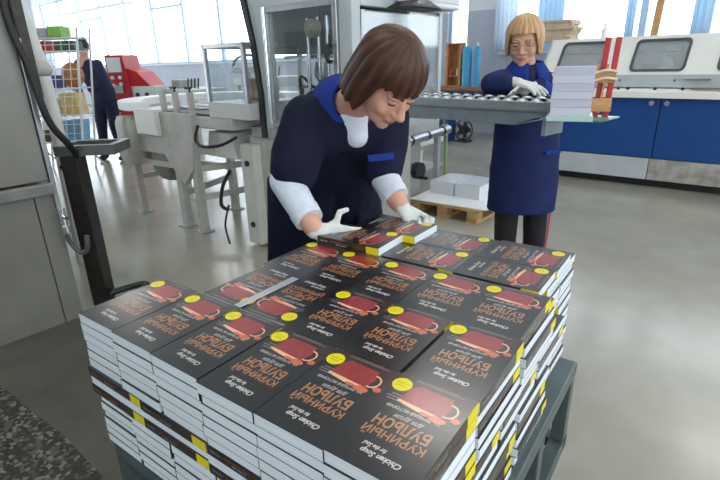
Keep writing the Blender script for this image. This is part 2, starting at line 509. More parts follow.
# blue curtains and the wooden upright in front of the right-hand windows
def curtain(s0, s1, label, m, z0=1.5, z1=4.1, d=8.82):
    n = max(8, int((s1 - s0) * 90)); vs = []
    for z in (z0, z1):
        for i in range(n + 1):
            x = s0 + (s1 - s0) * i / n
            vs.append((x, d + 0.022 * sin(i * 0.95), z))
    mb = MB().add(vs, [(i, i + 1, n + 2 + i, n + 1 + i) for i in range(n)], 0, True)
    o = hbuild(mb, 'curtain', m, fix=False)
    md = o.modifiers.new('th', 'SOLIDIFY'); md.thickness = 0.004
    return tag(o, label, 'curtain')
LBLUE = cloth_mat('light_blue_cloth', (206, 226, 240))
SHEER = cloth_mat('white_cloth', (232, 240, 248))
curtain(-3.38, -2.98, 'light blue curtain bunched at the window behind the older woman', LBLUE)
curtain(-1.16, -0.96, 'narrow light blue curtain above the blue machine at far right', LBLUE)
curtain(-4.15, -3.72, 'white curtain at the window left of the older woman', SHEER)
curtain(-2.02, -1.9, 'light blue curtain strip beside the wooden upright', LBLUE)
m = MB(); m.b2((-0.045, -0.03, 0), (0.045, 0.03, 3.0))
o = m.build('wooden_post', WOOD); o.location = hall(-1.62, 8.5, 0); o.rotation_euler = Euler((0, radians(2.5), YAW_B))
tag(o, 'slim wooden post standing before the bright right-hand window', 'post')
# ================================================================== BLUE AND WHITE BINDING MACHINE (right)
IVORY = mat('ivory_machine_paint', (222, 221, 214), 0.42, 0, 0.03, 5)
LGREY = mat('light_grey_band', (176, 182, 186), 0.42, 0, 0.05, 6)
RUBBER = mat('window_gasket', (70, 76, 80), 0.5)
t = hthing('binding_machine', 'long white and blue binding machine behind the older woman at right', 'machine', -0.6, 5.94)
OX = 0.6
def X(s): return s + OX
m = MB(); m.b2((X(-2.62), 0.03, 0.10), (X(2.2), 1.25, 0.94)); m.build('carcass', mat('machine_inside', (60, 66, 74), 0.6), t)
m = MB(); m.b2((X(-2.6), 0.10, 0.0), (X(2.18), 1.2, 0.10)); m.build('plinth', DARK, t)
for i, (a0, a1, mm) in enumerate([(-2.62, -0.93, LGREY), (-0.93, 1.1, mat('scuffed_plate', (128, 126, 120), 0.7, 0, 0, 9, 0.1, 0.3, rgb2=(176, 174, 166))), (1.1, 2.2, LGREY)]):
    MB().b2((X(a0) + 0.004, -0.004, 0.09), (X(a1) - 0.004, 0.03, 0.315)).build('kick_plate', mm, t, 0.003)
dr = [(-2.62, -2.0), (-2.0, -0.912), (-0.912, 0.17), (0.17, 1.25), (1.25, 2.2)]
for a0, a1 in dr:
    p = MB().b2((X(a0) + 0.006, -0.012, 0.325), (X(a1) - 0.006, 0.028, 0.935)).build('door', BLUE_PAINT, t, 0.004)
    k = MB()
    kx = X(a1) - 0.085 if a1 < -0.5 else X(a0) + 0.055
    k.cyl((kx, -0.012, 0.885), (kx, -0.02, 0.885), 0.026); k.cyl((kx, -0.02, 0.885), (kx, -0.034, 0.885), 0.014)
    k.build('lock_knob', CHROME, p)
m = MB()
m.prism([(-0.10, 0.94), (-0.10, 1.0), (-0.06, 1.03), (0.2, 1.03), (0.2, 0.94)], X(-2.62), X(2.2), 0)
m.build('ledge', IVORY, t, 0.004)
for s in (-1.47, -1.40, -1.32, -1.23, -0.98, -0.74):
    MB().cyl((X(s), -0.06, 1.025), (X(s), -0.066, 1.04), 0.017, 0.015).build('push_button', DARK, t)
MB().b2((X(-0.68), -0.09, 1.03), (X(-0.40), 0.02, 1.036)).build('worn_strip', mat('bare_wood_wear', (150, 128, 100), 0.7, 0, 0.3, 20), t)
# hood: band, slanted face with window holes, top, ends
m = MB(); m.b2((X(-2.2), 0.0, 1.04), (X(2.2), 0.04, 1.165)); m.build('hood_band', LGREY, t, 0.004)
for s in (-1.33, -0.83, -0.1, 0.7):
    MB().cyl((X(s), 0.0, 1.11), (X(s), -0.012, 1.11), 0.013).build('bolt', CHROME, t)
h = MB(); h.cyl((X(-0.74), -0.035, 1.125), (X(-0.53), -0.035, 1.125), 0.014)
for s in (-0.73, -0.54): h.cyl((X(s), -0.035, 1.125), (X(s), 0.0, 1.125), 0.008)
h.build('hood_handle', STEEL, t)
za, zb, ya, yb = 1.165, 1.545, 0.0, 0.30
def yz(z): return ya + (yb - ya) * (z - za) / (zb - za)
wins = [(-2.02, -1.54), (-1.26, -0.78), (-0.50, -0.02), (0.26, 0.74), (1.02, 1.5)]
w0, w1 = 1.205, 1.500
m = MB()
def strip(s0, s1, z0, z1):
    m.add([(X(s0), yz(z0), z0), (X(s1), yz(z0), z0), (X(s1), yz(z1), z1), (X(s0), yz(z1), z1),
           (X(s0), yz(z0) + 0.02, z0), (X(s1), yz(z0) + 0.02, z0), (X(s1), yz(z1) + 0.02, z1), (X(s0), yz(z1) + 0.02, z1)],
          [(0, 1, 2, 3), (7, 6, 5, 4), (0, 4, 5, 1), (1, 5, 6, 2), (2, 6, 7, 3), (3, 7, 4, 0)])
strip(-2.2, 2.2, za, w0); strip(-2.2, 2.2, w1, zb)
cur = -2.2
for a0, a1 in wins: strip(cur, a0, w0, w1); cur = a1
strip(cur, 2.2, w0, w1)
m.b2((X(-2.2), 0.30, zb - 0.02), (X(2.2), 1.22, zb))
m.prism([(0.0, 1.04), (0, za), (yb, zb), (1.22, zb), (1.22, 1.04)], X(-2.2), X(-2.17), 0)
m.prism([(0.0, 1.04), (0, za), (yb, zb), (1.22, zb), (1.22, 1.04)], X(2.17), X(2.2), 0)
m.b2((X(-2.17), 1.19, 1.04), (X(2.17), 1.22, zb - 0.02))
m.build('hood', IVORY, t)
for a0, a1 in wins:
    # rounded gasket ring on the slanted face
    def ring(inset, r):
        out = []
        for cx, cz, st in ((a1 - inset - r, w1 - inset - r, 0), (a0 + inset + r, w1 - inset - r, 1), (a0 + inset + r, w0 + inset + r, 2), (a1 - inset - r, w0 + inset + r, 3)):
            for k in range(5):
                an = (st + k / 4) * pi / 2
                out.append((cx + r * cos(an), cz + r * sin(an)))
        return out
    A, B_ = ring(-0.012, 0.05), ring(0.012, 0.035)
    nn = len(A)
    vs = [(X(x), yz(z) - 0.008, z) for x, z in A] + [(X(x), yz(z) - 0.008, z) for x, z in B_] + [(X(x), yz(z) + 0.022, z) for x, z in A] + [(X(x), yz(z) + 0.022, z) for x, z in B_]
    fs = []
    for i in range(nn):
        j = (i + 1) % nn
        fs += [(i, j, nn + j, nn + i), (2 * nn + i, 3 * nn + i, 3 * nn + j, 2 * nn + j), (i, 2 * nn + i, 2 * nn + j, j), (nn + i, nn + j, 3 * nn + j, 3 * nn + i)]
    g = MB().add(vs, fs).build('window_gasket', RUBBER, t)
    p = MB().add([(X(x), yz(z) + 0.008, z) for x, z in B_] + [(X(x), yz(z) + 0.012, z) for x, z in B_],
                 [tuple(range(nn)), tuple(range(nn, 2 * nn))[::-1]] + [(i, (i + 1) % nn, nn + (i + 1) % nn, nn + i) for i in range(nn)])
    p.build('hood_pane', glass_mat('hood_glass', (0.9, 0.93, 0.92), 0.10, 0.02, 0.2), g)  # diffuse haze added to the pane to lighten the dim hood interior
    c = (a0 + a1) / 2
    q = MB()
    for k in range(14): q.cyl((X(a0 - 0.05 + k * 0.043), 0.55, 1.40), (X(a0 - 0.05 + k * 0.043), 0.55, 1.44), 0.012)
    q.cyl((X(a0 - 0.1), 0.55, 1.39), (X(a1 + 0.1), 0.55, 1.39), 0.014)
    q.build('gripper_chain', STEEL, t)
    q = MB(); q.prism([(X(c - 0.02), 1.08), (X(c + 0.12), 1.08), (X(c + 0.08), 1.3), (X(c - 0.02), 1.36), (X(c - 0.1), 1.34), (X(c - 0.02), 1.26)], 0.40, 0.46, 1)
    q.build('arm_casting', WHITE_METAL, t, 0.006)
    q = MB(); q.b2((X(c - 0.25), 0.6, 1.06), (X(c - 0.05), 0.8, 1.26)); q.b2((X(c + 0.14), 0.5, 1.06), (X(c + 0.24), 0.7, 1.2))
    q.build('inner_guard', GREY_METAL, t, 0.01)
# things on the hood
t = hthing('paper_bale', 'untidy bale of brown cardboard sheets on top of the white machine', 'cardboard', -2.36, 7.0, 1.545)
CB_ = mat('cardboard', (188, 170, 146), 0.85, 0, 0.15, 12)
for k in range(9):
    MB().box((random.uniform(-0.02, 0.02), random.uniform(-0.02, 0.02), 0.016 + k * 0.028), (0.40 + random.uniform(-0.04, 0.03), 0.34, 0.027), 0, Matrix.Rotation(random.uniform(-0.12, 0.12), 3, 'Z')).build('cardboard_sheet', CB_, t)
t = hthing('spray_bottle', 'small clear plastic bottle on top of the white machine', 'bottle', -1.72, 6.6, 1.545)
MB().loft([((0, 0, 0), 0.035, 0.035, 0), ((0, 0, 0.10), 0.035, 0.035, 0), ((0, 0, 0.125), 0.014, 0.014, 0), ((0, 0, 0.14), 0.014, 0.014, 0)], n=20).build('bottle_body', mat('milky_plastic', (225, 228, 228), 0.3), t)
MB().cyl((0, 0, 0.14), (0, 0, 0.165), 0.016).build('cap', WHITE_METAL, t)

# ================================================================== WORKBENCH IN THE BACK
t = hthing('workbench', 'cluttered brown workbench by the back wall between the two women', 'workbench', -4.35, 8.42)
MB().b2((-0.75, -0.4, 0.84), (0.75, 0.4, 0.90)).build('worktop', mat('brown_board', (142, 96, 74), 0.6, 0, 0.15, 6), t, 0.004)
for x in (-0.7, 0.7):
    for y in (-0.35, 0.35): MB().b2((x - 0.03, y - 0.03, 0), (x + 0.03, y + 0.03, 0.84)).build('leg', GREY_METAL, t)
MB().b2((-0.7, -0.36, 0.74), (0.7, 0.36, 0.84)).build('apron', mat('dull_blue', (58, 84, 128), 0.6), t)
t = hthing('wooden_rack', 'orange wooden rack standing on the brown workbench', 'rack', -4.64, 8.35, 0.90)
OW = mat('orange_wood', (186, 128, 78), 0.55, 0, 0.18, 7)
for x in (-0.13, 0.13): MB().b2((x - 0.02, -0.09, 0), (x + 0.02, 0.09, 0.74)).build('side_board', OW, t)
MB().b2((-0.11, 0.07, 0.02), (0.11, 0.09, 0.74)).build('back_board', OW, t)
for z in (0.0, 0.17, 0.72): MB().b2((-0.11, -0.08, z), (0.11, 0.07, z + 0.02)).build('shelf', OW, t)
for i, (x, c) in enumerate([(-0.055, (190, 60, 50)), (0.02, (60, 90, 60)), (0.075, (220, 190, 150))]):
    o = MB().loft([((0, 0, 0), 0.03, 0.03, 0), ((0, 0, 0.09), 0.03, 0.03, 0), ((0, 0, 0.12), 0.012, 0.012, 0)], n=16).build('small_jar', mat('jar_colour_%d' % i, c, 0.4))
    o.location = hall(-4.64 + x, 8.31, 1.09); o.rotation_euler = (0, 0, YAW_B)
    tag(o, '%s jar on the orange wooden rack' % ('red', 'green', 'cream')[i], 'jar')
CYAN = mat('cyan_paint', (58, 156, 204), 0.4)
for i, x in enumerate((-4.38, -4.19)):
    t = hthing('gas_cylinder', ('left' if i == 0 else 'right') + ' one of two tall cyan cylinders on the brown workbench', 'cylinder', x, 8.3, 0.90)
    r = 0.085 if i == 0 else 0.06
    MB().loft([((0, 0, 0), r, r, 0), ((0, 0, 0.62), r, r, 0), ((0, 0, 0.66), r * 0.6, r * 0.6, 0), ((0, 0, 0.68), r * 0.3, r * 0.3, 0)], n=20).build('cylinder_body', CYAN, t)
    MB().cyl((0, 0, 0.68), (0, 0, 0.73), 0.02).cyl((0, 0, 0.71), (0.08, 0, 0.72), 0.01).build('valve', STEEL, t)
t = hthing('floor_fan', 'dark round fan under the workbench beside blue boxes', 'fan', -4.15, 7.85)
f = MB()
for k in range(24):
    a0 = 2 * pi * k / 24; a1 = 2 * pi * (k + 1) / 24
    f.cyl((0.17 * cos(a0), 0, 0.2 + 0.17 * sin(a0)), (0.17 * cos(a1), 0, 0.2 + 0.17 * sin(a1)), 0.012, n=8)
f.build('cage', DARK, t)
MB().cyl((0, -0.05, 0.2), (0, 0.09, 0.2), 0.07).build('motor', DARK, t)
f = MB()
for k in range(5): f.box((0.085 * cos(k * 1.257), 0, 0.2 + 0.085 * sin(k * 1.257)), (0.12, 0.006, 0.07), 0, Matrix.Rotation(-k * 1.257, 3, 'Y'))
f.build('blade', mat('charcoal_plastic', (48, 50, 56), 0.5), t)
MB().b2((-0.12, -0.1, 0), (0.12, 0.1, 0.025)).b2((-0.02, -0.02, 0.02), (0.02, 0.02, 0.06)).build('foot', DARK, t)
for i, (s, d, w, h) in enumerate([(-4.95, 7.8, 0.36, 0.40), (-4.53, 7.82, 0.34, 0.52)]):
    t = hthing('plastic_crate', ('wide low' if i == 0 else 'taller') + ' dark blue crate under the workbench', 'crate', s, d)
    MB().b2((-w / 2, -0.13, 0), (w / 2, 0.13, h - 0.04)).build('crate_body', mat('crate_blue', (34, 62, 132), 0.5), t, 0.01)
    MB().b2((-w / 2 - 0.015, -0.145, h - 0.04), (w / 2 + 0.015, 0.145, h)).build('rim', mat('crate_blue', (34, 62, 132), 0.5), t, 0.006)

# white cabinet with a yellow sticker, seen under the roller conveyor
t = hthing('glue_unit', 'small white machine cabinet with a yellow warning label below the conveyor', 'machine', -3.3, 5.0)
MB().b2((-0.3, -0.25, 0.42), (0.24, 0.3, 1.0)).build('cabinet', WHITE_METAL, t, 0.012)
for x in (-0.26, 0.2):
    for y in (-0.2, 0.25): MB().cyl((x, y, 0), (x, y, 0.42), 0.022).build('leg', GREY_METAL, t)
MB().b2((-0.3, -0.25, 0.12), (0.24, 0.3, 0.15)).build('lower_shelf', GREY_METAL, t)
MB().prism([(0.06, 0.86), (0.18, 0.86), (0.12, 0.97)], -0.256, -0.2505, 1).build('warning_label', mat('label_yellow', (226, 186, 40), 0.5), t)
t = hthing('paste_tub', 'white tub on the lower shelf of the white cabinet', 'tub', -3.25, 4.95, 0.15)
MB().loft([((0, 0, 0), 0.08, 0.08, 0), ((0, 0, 0.17), 0.095, 0.095, 0)], n=24).build('tub_body', mat('white_plastic', (228, 230, 230), 0.4), t)
MB().cyl((0, 0, 0.17), (0, 0, 0.185), 0.1, n=24).build('lid', mat('white_plastic', (228, 230, 230), 0.4), t)

# ================================================================== PALLET WITH PAPER BLOCKS
t = hthing('wooden_pallet', 'low wooden pallet on the floor between the two women', 'pallet', -2.16, 4.12)
PW = mat('pallet_wood', (206, 172, 124), 0.75, 0, 0, 6, 0.08, 0.2, rgb2=(168, 130, 86), stretch=(1, 6, 6))
for x in (-0.3, 0, 0.3): MB().b2((x - 0.05, -0.38, 0), (x + 0.05, 0.38, 0.02)).build('bottom_board', PW, t)
for x in (-0.3, 0, 0.3):
    for y in (-0.32, 0, 0.32): MB().b2((x - 0.05, y - 0.055, 0.02), (x + 0.05, y + 0.055, 0.10)).build('block', PW, t)
for k in range(6): MB().b2((-0.37, -0.38 + k * 0.132, 0.10), (0.37, -0.28 + k * 0.132, 0.125)).build('deck_board', PW, t, 0.002)
o = MB().b2((-0.36, -0.37, 0), (0.40, 0.40, 0.008)).build('paper_sheet', mat('white_sheet', (232, 234, 236), 0.8), None)
o.location = hall(-2.16, 4.12, 0.125); o.rotation_euler = (0, 0, YAW_B + 0.05)
tag(o, 'white cover sheet spread over the low wooden pallet', 'paper')
for i, (x, y) in enumerate([(-0.17, 0.1), (0.10, 0.1)]):
    t = hthing('paper_stack', ('left' if i == 0 else 'right') + ' one of two white blocks of printed sheets on the wooden pallet', 'paper stack', -2.16 + x, 4.12 + y, 0.133)
    MB().b2((-0.127, -0.2, 0), (0.127, 0.2, 0.125)).build('sheet_block', PAPER, t)
    MB().b2((-0.123, -0.195, 0.125), (0.123, 0.195, 0.128)).build('wrapping', mat('grey_wrap', (188, 194, 200), 0.25), t)
# ================================================================== BIG MACHINE WITH GLASS DOOR (behind the front woman)
t = hthing('trimming_machine', 'tall grey machine with a framed glass door behind the bending woman', 'machine', -2.45, 2.3)
def L(s, d): return (s + 2.45, d - 2.3)
SEA = mat('sea_grey_paint', (178, 188, 190), 0.42, 0, 0.06, 5)
m = MB(); m.b2((-0.56, 0.02, 0.06), (0.5, 0.62, 0.86)); m.build('base_body', BEIGE_METAL, t, 0.01)
m = MB(); m.b2((-0.56, 0.05, 0), (0.5, 0.6, 0.06)); m.build('plinth', DARK, t)
m = MB(); m.b2((-0.60, -0.05, 0.02), (-0.44, 0.4, 0.80)); cb = m.build('side_cabinet', mat('pale_cabinet', (196, 198, 188), 0.45, 0, 0.05, 6), t, 0.012)
for z in (0.18, 0.66): MB().cyl((-0.52, -0.05, z), (-0.52, -0.062, z), 0.022).build('cabinet_lock', DARK, cb)
m = MB(); m.b2((-0.5, 0.0, 0.86), (0.5, 1.0, 0.93)); m.build('deck', GREY_METAL, t, 0.006)
# dark bowed edge column at left
pts = [(-0.36, 0.86), (-0.36, 1.15), (-0.40, 1.5), (-0.47, 1.8), (-0.52, 2.25)]
e = MB(); w = 0.045
for i in range(len(pts) - 1):
    (x0, z0), (x1, z1) = pts[i], pts[i + 1]
    e.add([(x0, -0.02, z0), (x0 + w, -0.02, z0), (x1 + w, -0.02, z1), (x1, -0.02, z1), (x0, 0.05, z0), (x0 + w, 0.05, z0), (x1 + w, 0.05, z1), (x1, 0.05, z1)],
          [(0, 1, 2, 3), (7, 6, 5, 4), (0, 4, 5, 1), (1, 5, 6, 2), (2, 6, 7, 3), (3, 7, 4, 0)])
e.build('edge_seal', DARK, t)
m = MB(); m.prism([(-0.315, 0.93), (-0.24, 0.93), (-0.24, 2.3), (-0.475, 2.3), (-0.42, 1.8), (-0.355, 1.5), (-0.315, 1.15)], 0.0, 0.06, 1); m.build('left_column', SEA, t)
m = MB(); m.b2((0.40, 0.0, 0.93), (0.5, 0.08, 2.3)); m.build('right_column', SEA, t, 0.006)
m = MB(); m.b2((-0.24, 0.0, 1.70), (0.40, 0.06, 2.3)); m.build('top_panel', SEA, t, 0.006)
m = MB(); m.b2((-0.44, 0.06, 2.25), (0.5, 1.0, 2.3)); m.build('roof', SEA, t)
m = MB(); m.b2((-0.44, 0.70, 0.93), (0.40, 0.73, 1.25)); m.b2((0.2, 0.70, 1.25), (0.28, 0.73, 1.40)); m.b2((-0.44, 0.70, 1.40), (0.40, 0.73, 2.25)); m.b2((-0.44, 0.06, 1.42), (-0.42, 0.73, 2.25)); m.build('back_panel', mat('mid_grey', (150, 150, 154), 0.5), t)  # one even mid-grey over the back and side panels
# glass door
dr = MB()
for lo, hi in (((-0.24, -0.02, 0.95), (-0.205, 0.012, 1.70)), ((0.365, -0.02, 0.95), (0.40, 0.012, 1.70)), ((-0.205, -0.02, 1.665), (0.365, 0.012, 1.70)), ((-0.205, -0.02, 0.95), (0.365, 0.012, 0.985))):
    dr.b2(lo, hi)
door = dr.build('glass_door', STEEL, t, 0.004)
MB().b2((-0.205, -0.008, 0.985), (0.365, -0.002, 1.665)).build('pane', glass_mat('door_glass', (0.86, 0.89, 0.9), 0.10), door)
hd = MB(); hd.tube([(0.35, -0.02, 1.36), (0.35, -0.055, 1.37), (0.35, -0.055, 1.44), (0.35, -0.02, 1.45)], 0.012)
hd.build('door_handle', DARK, door)
hg = MB(); hg.cyl((-0.222, -0.03, 0.97), (-0.222, -0.03, 1.70), 0.012); hg.build('hinge_rod', CHROME, door)
# innards
w_ = MB(); w_.cyl((0.01, 0.16, 1.57), (0.01, 0.20, 1.57), 0.06, n=28); w_.cyl((0.01, 0.14, 1.57), (0.01, 0.16, 1.57), 0.025); w_.build('feed_wheel', mat('ivory_plastic', (206, 196, 172), 0.4), t)
w_ = MB(); w_.cyl((0.24, 0.2, 1.50), (0.24, 0.34, 1.50), 0.05); w_.cyl((0.33, 0.2, 1.45), (0.33, 0.3, 1.45), 0.03); w_.build('spool', STEEL, t)
for x in (-0.08, 0.02, 0.10, 0.17, 0.24, 0.33): MB().cyl((x, 0.22, 0.93), (x, 0.22, 1.64 if x < 0.2 else 1.46), 0.014).build('guide_rod', CHROME, t)
for x in (0.20, 0.29): MB().b2((x - 0.035, 0.24, 1.0), (x + 0.035, 0.32, 1.46)).build('air_cylinder', WHITE_METAL, t, 0.008)
w_ = MB(); w_.b2((-0.42, 0.3, 1.385), (0.18, 0.34, 1.41)); w_.build('cross_beam', CHROME, t)
w_ = MB(); w_.tube([(0.0, 0.22, 1.36), (0.0, 0.2, 1.28), (0.04, 0.2, 1.24), (0.08, 0.2, 1.28), (0.08, 0.22, 1.36)], 0.011, sub=5); w_.build('hose', GREY_METAL, t)
w_ = MB(); w_.tube([(-0.2, 0.25, 1.15), (-0.17, 0.22, 1.27), (-0.08, 0.22, 1.22), (-0.02, 0.24, 1.17)], 0.009, sub=5); w_.build('cable', DARK, t)
w_ = MB(); w_.b2((0.02, 0.2, 1.0), (0.09, 0.28, 1.25)); w_.build('counter_block', mat('ivory_plastic', (206, 196, 172), 0.4), t, 0.01)
for z in (1.02, 1.10, 1.18): MB().b2((-0.4, 0.4, z), (0.0, 0.68, z + 0.02)).build('tray', GREY_METAL, t)
# right-hand side: upper panel, clear guard, switch box
SX = 0.5
m = MB(); m.b2((0.44, 0.08, 1.66), (SX, 1.0, 2.3)); m.build('side_panel', SEA, t, 0.004)
m = MB(); m.b2((SX, 0.16, 1.72), (SX + 0.006, 0.46, 2.25)); m.build('smoked_window', mat('smoked_glass', (88, 94, 100), 0.1, 0, 0, 3, spec=0.7), t)
m = MB(); m.b2((SX - 0.008, 0.09, 1.02), (SX - 0.002, 0.98, 1.64)); m.build('clear_guard', ACRYL, t)
m = MB(); m.b2((SX - 0.03, 0.96, 0.93), (SX, 1.0, 1.66)); m.build('rear_post', SEA, t)
m = MB(); m.prism([(0.3, 1.655), (0.75, 1.655), (0.62, 1.70), (0.5, 1.735), (0.42, 1.70)], SX + 0.005, SX + 0.16, 0); m.build('vent_cowl', DARK_STEEL, t, 0.01)
m = MB(); m.b2((SX + 0.01, 0.42, 1.665), (SX + 0.16, 0.96, 1.95)); sb = m.build('switch_box', mat('pale_box', (206, 212, 212), 0.4), t, 0.014)
m = MB(); m.b2((SX + 0.16, 0.55, 1.70), (SX + 0.166, 0.92, 1.92)); m.build('switch_box_cover', mat('pale_box_cover', (188, 196, 198), 0.4), sb, 0.002)

# ================================================================== ROLLER CONVEYOR
CY = radians(-48.0)
t = thing('roller_conveyor', 'grey skate-wheel conveyor at waist height beside the older woman', 'conveyor', (0.82, 2.10, 0), CY)
# local: x from -1.45 (machine) to 0 (free end), y 0 front to 0.34 back
Lc = 1.42
m = MB()
for y in (0.0, 0.335):
    m.b2((-Lc, y, 1.13), (0.0, y + 0.005, 1.172)); m.b2((-Lc, y, 1.13), (0.0, y + 0.02 if y == 0 else y - 0.02, 1.135))
m.build('side_rail', GALV, t)
m = MB(); m.prism([(-Lc, 1.075), (-0.17, 1.075), (-0.0, 1.13), (-Lc, 1.13)], 0.006, 0.012, 1); m.b2((-Lc, 0.006, 1.07), (-0.17, 0.3, 1.076)); m.build('under_tray', mat('dull_galvanised', (128, 140, 146), 0.45, 0.5, 0.12, 10), t)
AXM = MB().cyl((0, 0.004, 0), (0, 0.336, 0), 0.004, n=6).mesh('axle', STEEL)
WHM = MB().cyl((0, -0.017, 0), (0, 0.017, 0), 0.0135, n=14).mesh('skate_wheel', mat('wheel_white', (214, 217, 218), 0.3))
WHB = MB().cyl((0, -0.017, 0), (0, 0.017, 0), 0.0135, n=14).mesh('skate_wheel', mat('wheel_black', (26, 27, 29), 0.4))
def part_of(name, me, loc, parent=None):
    o = bpy.data.objects.new(name, me); COL.objects.link(o); o.parent = parent; o.location = loc
    return o
nx = 40; spots = []
for i in range(nx):
    x = -0.03 - i * (Lc - 0.06) / (nx - 1)
    part_of('axle', AXM, (x, 0, 1.168), t)
    for k in range(4):
        y = 0.035 + k * 0.085 + (0.0425 if i % 2 else 0)
        if y < 0.32: spots.append((x, y, (i + k) % 2))
spots.sort(reverse=True)
for x, y, par in spots[:100]: part_of('skate_wheel', WHB if par else WHM, (x, y, 1.168), t)
wh = MB()
for x, y, par in spots[100:]: wh.cyl((x, y - 0.017, 1.168), (x, y + 0.017, 1.168), 0.0135, mi=par, n=12)
w_ = wh.build('skate_wheel', [MATS['wheel_white'], MATS['wheel_black']], t); w_['kind'] = 'stuff'
m = MB(); m.b2((-Lc, 0.01, 1.140), (-0.0, 0.33, 1.146)); m.build('bed_plate', DARK, t)
m = MB(); m.b2((-0.006, 0.0, 1.12), (0.0, 0.34, 1.172)); m.build('end_plate', GALV, t)
for y in (0.03, 0.1, 0.17): MB().cyl((-0.002, y, 1.16), (0.012, y, 1.16), 0.012).build('end_bolt', CHROME, t)
m = MB(); m.b2((-0.05, 0.0, 1.105), (0.20, 0.20, 1.113)); m.b2((-0.05, 0.02, 1.03), (-0.03, 0.18, 1.11)); m.build('end_shelf', GALV, t, 0.002)
m = MB(); m.b2((-Lc - 0.16, 0.02, 1.02), (-Lc, 0.32, 1.18)); m.build('machine_bracket', GREY_METAL, t)
m = MB(); m.b2((-Lc + 0.02, 0.14, 0), (-Lc + 0.09, 0.21, 1.07)); m.b2((-Lc - 0.05, 0.02, 0), (-Lc + 0.16, 0.32, 0.02)); m.build('support_post', GREY_METAL, t)
# pale green board, stack of book blocks, clamp
SR = radians(-24)
base = Vector((0.863, 2.02, 1.113))
Mr = Matrix.Rotation(SR, 4, 'Z')
o = MB().b2((-0.085, -0.08, 0), (0.085, 0.08, 0.022)).build('glass_board', mat('pale_green_board', (176, 206, 200), 0.25), None, 0.002)
o.location = base; o.rotation_euler = (0, 0, SR); tag(o, 'pale green board under the stack of book blocks by the older woman', 'board')
ords = ['bottom', 'second from bottom', 'third from bottom', 'third from top', 'second from top', 'top']
z = base.z + 0.022
for k in range(6):
    b = MB().b2((-0.074, -0.072, 0), (0.074, 0.072, 0.0300)).build('book_block', [mat('lilac_paper', (198, 200, 214), 0.8), mat('lilac_paper_darker', (186, 190, 206), 0.8)], None, 0.0015)
    b.data.polygons.foreach_set('material_index', [k % 2] * len(b.data.polygons))  # every other block takes the slightly darker lilac
    b.location = Vector((base.x + random.uniform(-0.002, 0.002), base.y + random.uniform(-0.002, 0.002), z)); b.rotation_euler = (0, 0, SR)
    z += 0.0304
    tag(b, 'uncovered lilac-white book block, %s in the stack beside the red clamp' % ords[k], 'book block', 'uncovered book blocks by the clamp')
cl = thing('book_clamp', 'red and wooden clamp frame right of the stack of book blocks', 'clamp', base + Mr @ Vector((0.106, 0.0, 0.0)), SR)
tilt = 0.03
for i, x in enumerate((-0.014, 0.022)):
    b_ = MB().bar((x, 0, 0.005), (x + 0.012, 0.0, 0.305), 0.021, 0.021); b_.build('red_bar', RED_PAINT, cl, 0.003)
for x in (-0.030, 0.004): MB().bar((x - 0.008, -0.022, 0.03), (x + 0.004, -0.022, 0.21), 0.008, 0.012).build('wooden_upright', WOOD, cl)
for z_, h_ in ((0.06, 0.05), (0.165, 0.045)): MB().b2((-0.038 + z_ * tilt, -0.03, z_ - h_ / 2), (0.036 + z_ * tilt, -0.012, z_ + h_ / 2)).build('wooden_crosspiece', WOOD, cl, 0.002)
MB().b2((-0.036, -0.03, 0.0), (0.036, 0.03, 0.012)).build('clamp_foot', mat('green_plastic', (90, 150, 110), 0.5), cl)
for z_ in (0.15, 0.178): MB().tube([(-0.036, -0.034, z_), (0.005, -0.04, z_ + 0.010), (0.044, -0.034, z_ + 0.004)], 0.005).build('twine', mat('twine', (214, 206, 188), 0.9), cl)

# ================================================================== FEED STATION right behind the woman (roller, handwheel)
t = hthing('feed_station', 'grey feed frame with a long roller and black handwheel right of the bending woman', 'machine', -2.82, 4.1)
MB().b2((0.22, -0.44, 0), (0.26, -0.10, 0.62)).build('side_panel', mat('olive_grey', (138, 142, 136), 0.5, 0, 0.08, 5), t, 0.004)
MB().b2((-0.25, -0.40, 0.74), (0.25, 0.34, 0.80)).build('dark_tray', mat('tray_black', (40, 42, 42), 0.5), t, 0.006)
for x, y in ((-0.22, -0.36), (-0.22, 0.30), (0.2, 0.30)): MB().b2((x - 0.025, y - 0.025, 0), (x + 0.025, y + 0.025, 0.74)).build('leg', GREY_METAL, t)
ro = MB().cyl((0.30, -0.56, 0.66), (0.30, 0.34, 0.694), 0.042, n=24).build('roller', STEEL, t)
for k in range(3): MB().cyl((0.30, -0.36 + k * 0.28, 0.6674 + k * 0.0104), (0.30, -0.33 + k * 0.28, 0.6685 + k * 0.0104), 0.046, n=24).build('roller_collar', DARK, ro)
for y in (-0.40, 0.28): MB().b2((0.2, y - 0.015, 0.64), (0.32, y + 0.015, 0.74)).build('roller_bracket', GREY_METAL, t)
MB().cyl((0.27, 0.36, 0), (0.27, 0.36, 0.74), 0.016).build('green_post', mat('dull_green', (128, 150, 96), 0.5), t)
MB().cyl((0.0, -0.34, 0.40), (0.37, -0.34, 0.40), 0.018).build('shaft', STEEL, t)
h_ = MB().cyl((0.36, -0.34, 0.40), (0.42, -0.34, 0.40), 0.078, n=28).build('handwheel', DARK, t)
MB().cyl((0.42, -0.36, 0.345), (0.50, -0.36, 0.345), 0.014).build('crank_grip', DARK, h_)
MB().b2((0.26, -0.40, 0.35), (0.31, -0.28, 0.45)).build('bearing_block', mat('brown_block', (110, 84, 70), 0.5), t, 0.006)

